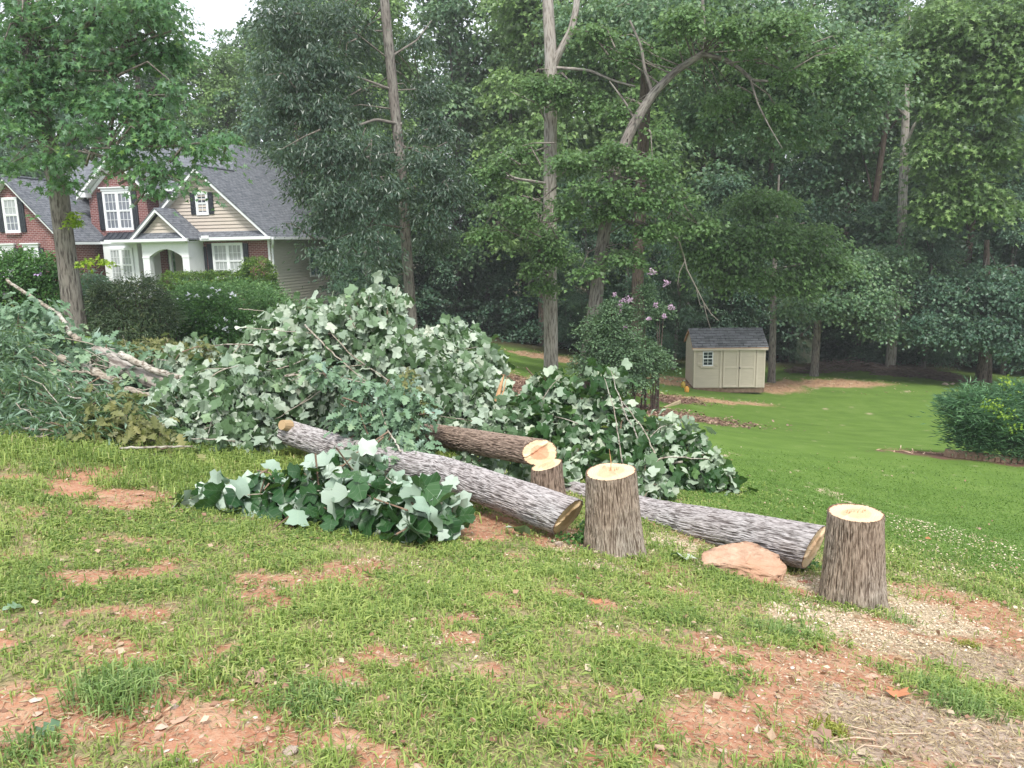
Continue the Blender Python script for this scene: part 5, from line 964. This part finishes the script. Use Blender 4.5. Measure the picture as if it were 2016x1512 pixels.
# ================================================================ TREES NEARER THAN THE WOOD
def trunk_mesh(paths, seg=16, nl=70, seed=1, wob=.08):
    Vs, Fs, Bc, H = [], [], [], []; n = 0
    for k, (P, R) in enumerate(paths):
        V, F, bc, h, _ = bark_tube('t', P, R, None, nlen=nl if k == 0 else max(10, nl//3), seg=seg if k == 0 else 9, wob=wob, seed=seed+k, flare=.25 if k == 0 else 0)
        Vs.append(V); Fs.append(F+n); Bc.append(bc); H.append(h); n += len(V)
    return np.concatenate(Vs), np.concatenate(Fs), np.concatenate(Bc), np.concatenate(H)
def hero(name, label, trunk, limbs, blobs, ncl, per, tpl, size, lmat, bmat, seed, spread=.5, hang=.5, upn=.9, flat=.28, shell=.6, inner=.0, twigs=60, cat='tree', flare=.25, ext=True):
    r = np.random.default_rng(seed); pts, rad = trunk; P = [at(*p) for p in pts]; P[0][2] = gz1(P[0][0], P[0][1])-.15
    t = thing(name, label, cat, tuple(P[0])); rad = np.interp(np.linspace(0,1,len(P)), np.linspace(0,1,len(rad)), rad)
    if ext: P.append(P[-1]+(P[-1]-P[-2])/max(np.linalg.norm(P[-1]-P[-2]),.1)*3.0); rad = np.append(rad, rad[-1]*.5)
    V, F, bc, h = trunk_mesh([(P, rad)], seg=26, nl=110, seed=seed, wob=.06)
    put('trunk', mesh_np('trunk', V, F, smooth=True, mat=bmat, vattr=dict(bc=bc, h=h)), t)
    for lp, r0, r1 in limbs:
        Q = [at(*p) for p in lp]; V, F, bc, h = trunk_mesh([(Q, np.linspace(r0, r1, len(Q)))], seg=12, nl=40, seed=seed+7, wob=.1); 
        put('limb', mesh_np('limb', V, F, smooth=True, mat=bmat, vattr=dict(bc=bc, h=h)), t)
    if blobs:
        B = np.array(blobs); c, d = blob_clusters(r, B, ncl, shell, .26)
        pos, Bs, sz, rnd = sprays(r, c, d, per, spread, flat=flat, size=size, hang=hang, upn=upn)
        put('crown', leaf_mesh('crown', tpl, pos, Bs, sz, rnd, lmat, droop=.3, fold=.2), t)
        A = np.array([p for p in P]); mb = MB()
        for k in r.choice(len(c), min(twigs, len(c)), replace=False):
            e = c[k]; dist = np.linalg.norm(A-e, axis=1)+np.maximum(0, A[:,2]-e[2])*.5; j = int(np.argmin(dist)); s = A[j]; u = r.random()
            if j+1 < len(A): s = A[j]*(1-u)+A[min(j+1, len(A)-1)]*u
            if np.linalg.norm(s-e) > 2.2: s = e+(s-e)*min(.5, .9/np.linalg.norm(s-e))+r.normal(size=3)*.3
            m_ = (s+e)/2+r.normal(size=3)*.12+(0,0,.15); mb.tube([s, m_, e], [.03,.018,.007], 5, False)
        mb.out('branches', M_limb, t, smooth=True, world=True)
    return t
hero('sweetgum_tree', 'grey brown sweetgum trunk at the left with star shaped leaves hanging before the house roof',
    ([(152,657,17),(143,600,17),(130,500,17),(115,370,17),(100,300,17),(85,250,17),(66,150,17),(45,40,17),(35,-40,17)], [.24,.205,.195,.19,.18,.17,.15]),
    [([(108,330,17),(130,290,16.8),(150,270,16.6)],.04,.02),([(60,120,17),(140,80,16.5),(210,10,16)],.07,.03),([(70,180,17),(150,175,16.5),(260,190,16),(350,185,15.8)],.045,.012),([(85,250,17),(180,270,16.2),(300,290,15.6),(430,280,15.3)],.045,.01),([(92,290,17),(170,300,16.2),(260,330,15.6),(390,370,15.2)],.035,.008),([(62,130,17),(150,115,16.5),(240,95,16.2),(340,60,16)],.05,.015),([(100,300,17),(30,190,16.5),(-10,150,16)],.035,.02)],
    wb([(60,50,17,.9,1,.6),(170,30,16.5,1.0,1,.45),(290,20,16,.9,1,.35),(330,90,16.5,.6,.8,.3),(230,110,16.3,.7,.9,.3),(120,130,16.8,.6,.8,.35),(20,120,16.5,.5,.6,.4),(150,190,16.5,.6,.7,.25),(260,200,16,.7,.7,.22),(40,240,16,.6,.6,.35),(170,250,15.7,.6,.6,.2),(300,255,15.5,.6,.6,.18),(395,285,15.5,.5,.5,.16),(440,270,15.3,.25,.4,.1),(240,300,15.5,.5,.5,.2),(110,310,16,.35,.5,.2),(320,335,15.4,.45,.4,.13),(385,365,15.2,.26,.3,.08),(300,370,15.3,.2,.3,.06),(125,360,16.4,.25,.3,.12),(20,180,16,.4,.5,.4),(20,320,17,.45,.6,.2),(350,180,16,.5,.6,.2),(70,160,16.6,.4,.6,.3)]),
    440, 26, L_star, .13, M_gum, M_tr_grey, 301, spread=.42, hang=.55, shell=.8, twigs=110)
hero('sprout_spray', 'bright green sprout growing from the left trunk', ([(128,440,16.8),(140,430,16.7),(145,425,16.6)], [.015,.01,.008]), [], wb([(147,430,16.7,.13,.1,.16),(190,515,16.4,.32,.2,.07)]), 30, 8, L_star, .1, M_lime, M_twig, 302, spread=.12, twigs=6, cat='sprout') if False else None
gum = bpy.data.objects['sweetgum_tree']
for q_, bl in enumerate(([(147,430,16.7,.13,.1,.2)], [(190,515,16.4,.34,.2,.07),(170,520,16.5,.2,.2,.06)])):
    r = np.random.default_rng(302+q_); c, d = blob_clusters(r, np.array(wb(bl)), 14, .5); pos, Bs, sz, rnd = sprays(r, c, d, 8, .12, size=.1, hang=.3)
    put('sprout', leaf_mesh('sprout', L_star, pos, Bs, sz, rnd, M_lime), gum)
hero('hickory_tree', 'big dark glossy leaved tree hiding the right end of the house',
    ([(814,690,26),(808,600,26),(800,480,26),(790,330,26),(778,220,26),(768,120,26),(757,0,26),(750,-60,26)], [.2,.185,.17,.165,.16,.15,.14]),
    [([(790,245,26),(740,235,25.5),(690,252,25)],.06,.03),([(797,340,26),(840,300,25.5),(880,280,25)],.04,.02),([(790,300,26),(720,310,25),(640,330,24.4),(580,320,24)],.05,.015),([(800,450,26),(740,440,24.6),(660,470,23.6)],.04,.012),([(780,180,26),(700,150,25.5),(600,150,25)],.05,.015),([(772,110,26),(820,80,26.5),(850,40,27)],.04,.015)],
    wb([(590,60,25,1.0,1.3,.8),(660,30,25.5,1.0,1.3,.6),(580,150,24.6,.9,1.1,.6),(650,130,25.2,1.0,1.2,.7),(560,210,24.6,.7,1,.4),(640,220,24.6,1.0,1.1,.6),(710,200,27.2,.8,1.1,.7),(590,300,24.2,.9,1.1,.5),(680,300,24.2,1.1,1.1,.6),(750,300,26.6,1.0,1.2,.7),(610,370,24,.8,1,.45),(700,390,23.8,1.0,1.0,.5),(640,430,23.8,.8,.9,.35),(770,370,24.2,.9,1,.5),(850,320,24.8,.9,1,.45),(880,370,24.6,.8,.9,.4),(840,420,24.4,.9,.9,.4),(720,460,23.6,.7,.8,.3),(660,500,23.3,.4,.5,.16),(745,510,23.4,.6,.7,.3),(760,550,27,.6,.8,.3),(860,470,27,.8,.9,.4),(600,490,23.2,.25,.4,.12),(595,535,23.2,.13,.25,.08),(650,535,23.2,.16,.25,.06),(540,40,25,.6,.9,.5),(820,80,27.5,.8,1,.4),(830,180,27.5,.8,1,.5),(860,260,27,.8,1,.4),(700,90,27,.7,1,.6),(530,120,25,.4,.8,.4)]),
    1400, 22, L_hick, .17, M_dark, M_tr_grey, 303, spread=.4, hang=.7, shell=.75, flat=.3, twigs=55, upn=.8)
hero('pale_trunk_tree', 'straight pale barked trunk in the middle that forks near the top',
    ([(1085,738,28),(1084,640,28),(1082,480,28),(1083,340,28),(1084,220,28),(1085,120,28),(1079,20,28),(1077,-60,28)], [.265,.25,.235,.235,.22,.2,.14]),
    [([(1088,130,28),(1104,98,27.9),(1124,62,27.8),(1134,20,27.8),(1140,-60,27.8)],.14,.1),([(1080,362,28),(1020,352,27),(975,340,26.5),(940,328,26)],.05,.02),([(1092,133,28),(1160,138,27),(1210,160,26.5),(1250,170,26)],.05,.03),([(1078,250,28),(1060,205,27.6),(1030,192,27.4),(1005,180,27.2)],.03,.012),([(1088,355,28),(1120,330,27.5),(1150,312,27)],.05,.02)],
    wb([(1070,165,26.8,.8,.6,.35),(1120,185,26.6,.8,.6,.3),(1170,205,26.5,.5,.5,.25),(1075,465,26.8,.6,.5,.3),(1090,500,26.8,.7,.5,.3),(1050,530,26.8,.4,.4,.2),(1070,560,27,.5,.4,.2)]),
    190, 34, L_wide, .12, M_oak, M_tr_pale, 305, spread=.4, hang=.3, twigs=30)
hero('leaning_oak', 'leaning grey oak whose upper limb bends over to the right above the shed',
    ([(1148,775,24),(1160,690,24),(1172,600,24),(1182,510,24),(1195,420,24),(1215,320,24.3),(1245,250,24.6),(1285,185,24.8),(1330,140,24.8),(1385,105,24.8)], [.25,.235,.22,.2,.19,.18,.165,.14,.11,.1]),
    [([(1380,106,24.8),(1430,118,24.6),(1462,140,24.4),(1480,158,24.2),(1512,160,24)],.085,.035),([(1476,152,24.2),(1492,205,24),(1515,250,23.8),(1540,292,23.6)],.035,.01),([(1285,185,24.8),(1270,140,25),(1262,90,25.2),(1240,40,25.4)],.06,.03),([(1386,108,24.8),(1386,50,25),(1382,-20,25)],.055,.045),([(1190,436,24),(1215,428,23.7),(1245,436,23.5),(1274,442,23.3)],.09,.04),([(1190,430,24),(1165,408,24),(1140,400,24)],.07,.03),([(1255,245,24.6),(1230,200,24.8),(1200,160,25)],.05,.02)],
    wb([(1130,320,23.4,.7,.7,.25),(1210,300,23,.7,.7,.3),(1280,330,22.8,.6,.7,.3),(1180,370,22.8,.8,.7,.22),(1260,390,22.8,.7,.7,.3),(1330,390,22.8,.5,.6,.25),(1110,410,23.2,.7,.7,.2),(1190,420,23.4,.4,.6,.2),(1230,505,23,.6,.6,.18),(1290,450,23,.6,.6,.22),(1160,530,23.3,.35,.5,.16),(1270,530,23,.3,.4,.1),(1000,400,24,.8,.8,.22),(960,460,24.5,.7,.8,.2),(1040,440,24.4,.4,.6,.2),(1020,300,24.8,.7,.7,.3),(960,340,25.2,.6,.7,.25),(1390,440,23,.5,.6,.16),(1300,250,23.8,.5,.6,.25),(1220,220,25.6,.6,.7,.3),(1350,40,24,.9,.8,.35),(1440,60,23.8,.8,.8,.3),(1330,110,25.6,.6,.7,.25),(1540,50,23.8,.9,.8,.4),(1480,110,25.4,.8,.8,.3),(1240,100,25.8,.7,.8,.35),(1430,190,25.4,.7,.7,.3),(1560,140,24.6,.8,.8,.35),(1530,215,24.6,.5,.6,.2),(1640,110,24.6,.8,.8,.4),(1180,60,26,.7,.8,.35)]),
    700, 32, L_wide, .125, M_oak, M_tr_grey, 307, ext=False, spread=.42, hang=.3, flat=.25, shell=.8, twigs=110)
hero('upper_oak_crown', 'hazy oak foliage over the bent limb at the top right', ([(1290,700,30),(1285,500,30),(1280,300,30),(1285,0,30)], [.1,.1,.08]), [],
    wb([(1380,30,23,1.4,1.2,.8),(1500,60,23,1.6,1.2,.8),(1620,80,23,1.5,1.2,.8),(1450,180,24,1.4,1.2,.8),(1600,200,24,1.6,1.2,.9),(1300,40,25,1.2,1.2,.8),(1700,60,24,1.4,1.2,1.0)]), 10, 4, L_wide, .13, M_oak, M_tr_grey, 309) if False else None
hero('straight_oak', 'straight brown trunk standing behind the leaning oak',
    ([(1249,700,31),(1254,600,31),(1258,470,31),(1264,330,31),(1272,160,31),(1280,0,31),(1284,-60,31)], [.25,.235,.225,.22,.21,.2]),
    [([(1272,160,31),(1300,100,30),(1340,60,29.5)],.08,.04)],
    wb([(1330,40,28,1.8,1.5,1.0),(1470,40,27.5,2.0,1.5,1.1),(1600,90,27,2.0,1.5,1.2),(1470,170,28,1.8,1.5,.9),(1240,30,30,1.6,1.5,1.0),(1150,60,31,1.6,1.4,1.0),(1560,230,27.5,1.7,1.4,.9),(1700,170,27.5,1.5,1.4,1.0),(1380,230,29,1.3,1.4,.8)]),
    900, 34, L_wide, .15, M_forest[1], M_tr_dark, 311, spread=.6, hang=.5, flat=.35, shell=.5)
hero('layered_tree', 'slender trunked tree right of the shed with light green layered branches',
    ([(1520,728,35),(1522,640,35),(1524,540,35),(1527,480,35)], [.17,.15,.12,.08]), [([(1524,545,35),(1470,520,33.5),(1400,505,32)],.05,.02),([(1525,530,35),(1580,520,33.5),(1640,530,32)],.05,.02)],
    wb([(1400,500,31,1.5,1.0,.5),(1480,470,31,1.7,1.2,.6),(1560,470,31.5,1.6,1.2,.6),(1620,520,32,1.2,1,.4),(1450,540,31,1.4,1,.4),(1550,560,32,1.2,1,.35),(1360,440,31,1.2,1,.5),(1500,400,32,1.4,1.2,.5)]),
    620, 34, L_wide, .15, M_oak, M_tr_grey, 313, spread=.55, hang=.5, flat=.22, shell=.6, twigs=14)
hero('sycamore_tree', 'tall trunk with mottled upper bark and yellow green leaves at the right',
    ([(1758,640,39),(1768,540,39),(1776,440,39),(1779,330,39),(1783,230,39),(1786,150,39)], [.24,.23,.22,.2,.17,.12]),
    [([(1780,345,39),(1810,320,38),(1870,280,37)],.1,.04),([(1781,290,39),(1800,245,38.5),(1850,200,38)],.09,.04),([(1783,230,39),(1765,210,38.5)],.06,.03)],
    wb([(1900,60,34,2.3,1.6,1.3),(1990,150,33.5,1.8,1.6,1.3),(1900,190,34,2,1.5,1.0),(1850,290,34.5,1.5,1.2,.7),(1880,370,34.5,1.5,1.2,.7),(1940,400,34.5,1.3,1.2,.5),(1800,110,35,1.8,1.5,1.0),(1960,280,34,1.2,1.2,.7),(1840,420,35,.8,1,.4),(2040,60,33,1.5,1.5,1.6)]),
    950, 28, L_star, .23, M_forest[2], M_tr_pale, 315, spread=.6, hang=.4, flat=.28, shell=.6)
hero('branching_tree', 'leafy grey trunked tree at the grass edge, right of the slender tree',
    ([(1603,728,37),(1607,680,37),(1612,610,37),(1615,570,37)], [.2,.18,.16,.12]), [([(1610,650,37),(1595,640,36.5),(1580,660,36.3)],.03,.01)],
    wb([(1640,600,35,1.3,1.1,.5),(1700,590,35,1.5,1.2,.6),(1740,640,35.5,1.2,1.1,.5),(1600,590,35,.9,1,.4),(1680,530,36,1.7,1.3,.8),(1760,520,37,1.4,1.3,.8),(1560,600,34.5,.5,.7,.35)]),
    480, 32, L_wide, .16, M_forest[1], M_tr_grey, 317, spread=.55, hang=.5, flat=.25, twigs=14)
hero('twin_trunk_tree', 'tree with a thick double trunk behind the right hand juniper',
    ([(1930,752,36),(1934,720,36),(1938,690,36),(1940,600,36)], [.24,.22,.22,.2]), [([(1945,752,36),(1946,715,36),(1944,680,36)],.17,.14)],
    wb([(1900,650,34.5,1.6,1.2,.6),(1970,640,34,1.6,1.2,.7),(1840,640,34.5,1.4,1.1,.5),(1950,560,35,1.8,1.4,.8),(1870,570,35.5,1.5,1.3,.7),(2010,680,33.5,1.2,1.1,.5),(2020,580,34,1.4,1.2,.8)]),
    560, 34, L_wide, .16, M_forest[0], M_tr_dark, 319, spread=.55, hang=.5, flat=.25, twigs=14)
# bare hanging twig beside the shed roof
mb = MB(); P = [at(*p) for p in [(1347,508,27),(1352,530,27),(1370,565,27),(1385,595,27),(1400,618,27),(1415,632,27)]]; mb.tube(P, np.linspace(.03,.012,6), 6); P = [at(*p) for p in [(1348,515,27),(1338,535,27),(1334,560,27)]]; mb.tube(P, [.02,.014,.008], 5); P = [at(*p) for p in [(1385,595,27),(1392,625,27),(1400,650,27)]]; mb.tube(P, [.016,.01,.006], 5); P = [at(*p) for p in [(1370,565,27),(1378,600,27),(1398,612,27)]]; mb.tube(P, [.012,.01,.006], 5)
P = [at(*p) for p in [(1347,508,27),(1335,470,26),(1300,450,24.5),(1274,442,23.5)]]; mb.tube(P, [.03,.03,.03,.03], 5)
put('dead_branch', mb.mesh('dead_branch', plain('bleached_branch', (.24,.22,.19), .9, .1, .2)), bpy.data.objects['leaning_oak'])

# ================================================================ THE WOOD BEHIND
def crown_data(seed, H, R, z0, ncl, per, size, tpl, squash=.5):
    r = np.random.default_rng(seed); nb = 17; B = []
    for k in range(nb):
        f = (k+.5)/nb; z = z0+(H-z0)*f; prof = math.sin(PI*min(1, .18+f*.8))**.7; a = k*2.4+r.random(); q = R*prof*r.uniform(.35,.75); B.append((math.cos(a)*q, math.sin(a)*q, z, R*.42*r.uniform(.8,1.2), R*.42*r.uniform(.8,1.2), R*.3*r.uniform(.8,1.3)))
    B = np.array(B); c, d = blob_clusters(r, B, ncl, .4, .2); pos, Bs, sz, rnd = sprays(r, c, d, per, .75, flat=.3, size=size, hang=.5, upn=.9); return B, pos, Bs, sz, rnd
KINDS_ = []
for q, (H, R, z0, tpl, size, mt, ncl) in enumerate([(21,4.2,2.5,L_wide,.24,0,560),(20,3.8,3.5,L_wide,.26,1,520),(22,4.5,2,L_wide,.24,1,580),(19,4.0,1.5,L_long,.32,0,560),(20,4.0,5,L_wide,.26,2,480),(17,3.4,1.2,L_wide,.24,0,500)]):
    B, pos, Bs, sz, rnd = crown_data(400+q, H, R, z0, ncl, 38, size, tpl); cm = leaf_mesh('crown', tpl, pos, Bs, sz, rnd, M_forest[mt])
    r = np.random.default_rng(q); paths = [([(0,0,-.4),(r.normal()*.2,r.normal()*.2,H*.35),(r.normal()*.4,r.normal()*.4,H*.7),(0,0,H*.95)], [.24,.19,.12,.04])]
    for b in B[::2]: paths.append(([(0,0,b[2]*.8),(b[0]*.5,b[1]*.5,b[2]*.92),(b[0],b[1],b[2])], [.07,.05,.02]))
    V, F, bc, h = trunk_mesh(paths, seg=10, nl=24, seed=q); tm = mesh_np('trunk', V, F, smooth=True, mat=[M_tr_dark, M_tr_grey][q % 2], vattr=dict(bc=bc, h=h)); KINDS_.append((tm, cm, H, ['broad dark green','bushy mid green','tall spreading green','long leaved dark','pale green','low branching dark'][q]))
def wood_tree(x, y, kind, s, rz, label, group):
    tm, cm, H, nm = KINDS_[kind]; t = thing('forest_tree', label, 'tree', (x, y, gz1(x, y)), group, rz=rz); t.scale = (s, s, s)
    for n_, me in (('trunk', tm), ('crown', cm)):
        o = bpy.data.objects.new(n_, me); COL.objects.link(o); o.parent = t
    return t
rng = np.random.default_rng(77)
def wlab(px, kind, row):
    nm = KINDS_[kind][3]; zone = ('behind the left wing of the house' if px < 280 else 'behind the main roof of the house' if px < 560 else 'behind the dark glossy leaved tree' if px < 900 else 'behind the pale forked trunk' if px < 1180
            else 'in the wood behind the shed' if px < 1520 else 'between shed and mottled trunk' if px < 1800 else 'in the wood at the right edge'); return f"{nm} tree {zone}{', front row' if row == 0 else ', second row' if row == 1 else ', far row'}", f"woodland trees {zone}"
for row, (Yb, step, x0, x1) in enumerate(((43.5,4.6,-8,40),(51,5.2,-14,46),(60,6.0,-58,54),(70,7.0,-66,62))):
    x = x0
    while x < x1:
        yy = Yb+rng.uniform(-1.5,1.5); xx = x+rng.uniform(-1,1); kind = int(rng.integers(0, 6)); s = rng.uniform(.85,1.12); px = 1008+FPX*xx/yy
        if row == 0 and 905 < px < 1010: x += step; continue
        if 375 < px < 545: s = rng.uniform(.92,.98) if row == 2 else rng.uniform(1.02,1.1)
        elif px < 375: s *= 1.12
        elif px < 760: s *= 1.0
        l, g = wlab(px, kind, row); wood_tree(xx, yy, kind, s, rng.random()*6.28, l, g); x += step
# thin understory trees close to the grass
for k, (px, Y, kind, s) in enumerate([(1240,38,5,.5),(1330,37.5,3,.45),(1440,38.5,5,.55),(1700,41,5,.5),(1830,40,3,.5),(1990,39,5,.55),(2080,38,5,.6),(690,40,5,.55),(740,38,3,.5),(860,47,5,.6),(1150,40,3,.5),(960,50,5,.7),(1050,46,5,.6),(1560,42,3,.45)]):
    xx = (px-1008)/FPX*Y; nm = KINDS_[kind][3]
    wood_tree(xx, Y, kind, s, k*1.3, ['small %s sapling ' % nm+w_ for w_ in ('left of the shed','behind the shed left corner','behind the shed right corner','behind the brush piles','right of the brush piles','behind the double trunk','beyond the double trunk','under the glossy leaved tree','beside the brown trunk of the glossy leaved tree','in the gap left of the pale trunk','behind the leaning oak','deep in the shade beyond the lawn','just left of the pale trunk','near the stone pillar')][k], 'saplings at the wood edge')
p = at(870,670,43); tm, cm, H, nm = KINDS_[1]
# undergrowth: one ragged mass of leaves along the edge and floor of the wood
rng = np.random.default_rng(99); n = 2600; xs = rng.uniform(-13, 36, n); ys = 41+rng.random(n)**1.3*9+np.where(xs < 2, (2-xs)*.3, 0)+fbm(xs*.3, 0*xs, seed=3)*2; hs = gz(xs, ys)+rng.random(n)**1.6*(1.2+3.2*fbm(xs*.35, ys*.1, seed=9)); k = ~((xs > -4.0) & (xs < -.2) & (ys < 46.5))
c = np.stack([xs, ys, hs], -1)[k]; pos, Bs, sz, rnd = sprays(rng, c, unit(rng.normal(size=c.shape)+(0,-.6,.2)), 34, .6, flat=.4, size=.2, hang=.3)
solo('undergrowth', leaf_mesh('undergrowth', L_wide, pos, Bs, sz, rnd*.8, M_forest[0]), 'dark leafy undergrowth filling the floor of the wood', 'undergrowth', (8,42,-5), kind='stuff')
# weeds and ivy by the thick stump
rng = np.random.default_rng(98); c = np.concatenate([hit(px, py)[None]+rng.normal(size=(n_,3))*(s,s*.5,.02)+(0,0,.04) for px, py, n_, s in ((1150,1070,60,.09),(1180,1085,40,.07),(1560,1120,30,.1),(1165,1050,30,.05))]); pos, Bs, sz, rnd = sprays(rng, c, unit(rng.normal(size=c.shape)), 7, .035, size=.03, hang=.1)
solo('ivy', leaf_mesh('ivy', L_wide, pos, Bs, sz, rnd, M_shrub), 'small leaved weeds creeping at the foot of the thick stump', 'weeds', tuple(hit(1150,1070)), kind='stuff')
# brush piles along the wood edge
def twigpile(label, a, b, n, h, seed, w_=.6):
    r = np.random.default_rng(seed); A, B_ = hit(*a, 25, 50), hit(*b, 25, 50); t = thing('twig_pile', label, 'twig pile', tuple((A+B_)/2), 'piles of dead twigs along the wood edge'); mb = MB(); ax = unit(B_-A)
    for k in range(n):
        u = r.random(); c = A*(1-u)+B_*u+np.array([0, r.normal()*w_*.5, 0]); hh = h*math.sin(PI*min(max(u,.08),.92))**.5*r.random(); c[2] = gz1(c[0], c[1])+hh; d = unit(ax+r.normal(size=3)*(.35,.5,.16)); L = r.uniform(.4,1.5); q = r.uniform(.008,.03)
        mb.tube([c-d*L/2, c+r.normal(size=3)*.05, c+d*L/2], [q, q*.8, q*.4], 5)
    mb.out('twigs', M_twigdk, t, world=True)
twigpile('brown twig pile right of the shed', (1560,735), (1740,728), 260, .55, 1); twigpile('long low pile of grey twigs beyond the lawn', (1720,735), (1900,752), 300, .45, 2)
# white stones at the wood edge and the old stone pillar among the trees
for k, (px, py, s) in enumerate([(1530,705,.16),(1548,710,.13),(1562,712,.1),(1860,758,.18),(1875,757,.14)]):
    rock('stone', ['white stone left of the old pillar','second white stone at the foot of the old pillar','small white stone at the foot of the old pillar','pale stone at the end of the long twig pile','smaller pale stone at the end of the long twig pile'][k], 'stone', px, py, None, s, s*.7, s*.5, 30+k, M_peb)
pb = at(1577, 718, 41.5); pil = thing('stone_pillar', 'mossy stone pillar with a dark slab on top, half hidden among the trees', 'stone pillar', (pb[0], pb[1], gz1(pb[0], pb[1])))
mb = MB(); mb.prism([(-.42,-.3,0),(.42,-.3,0),(.4,.35,0),(-.4,.35,0)], (.05,0,1.5)); mb.out('shaft', rockmat('mossy_stone', (.12,.14,.1), (.26,.27,.2), (.15,.2,.12), 5), pil); mb = MB(); mb.box(-.75,.6,-.45,.5,1.52,1.7); mb.out('slab', M_twigdk, pil)

# ================================================================ AIR
m, nt, out = newmat('humid_air'); pv = nt.nodes.new('ShaderNodeVolumePrincipled'); pv.inputs['Color'].default_value = (.86,.9,.95,1); pv.inputs['Density'].default_value = HAZE; nt.links.new(pv.outputs[0], out.inputs['Volume'])
hz = MB().box(-246, 246, -19, 312, float(gzf.min())-1.2, 26.5).mesh('haze', m); tagit(put('haze', hz), kind='stuff')
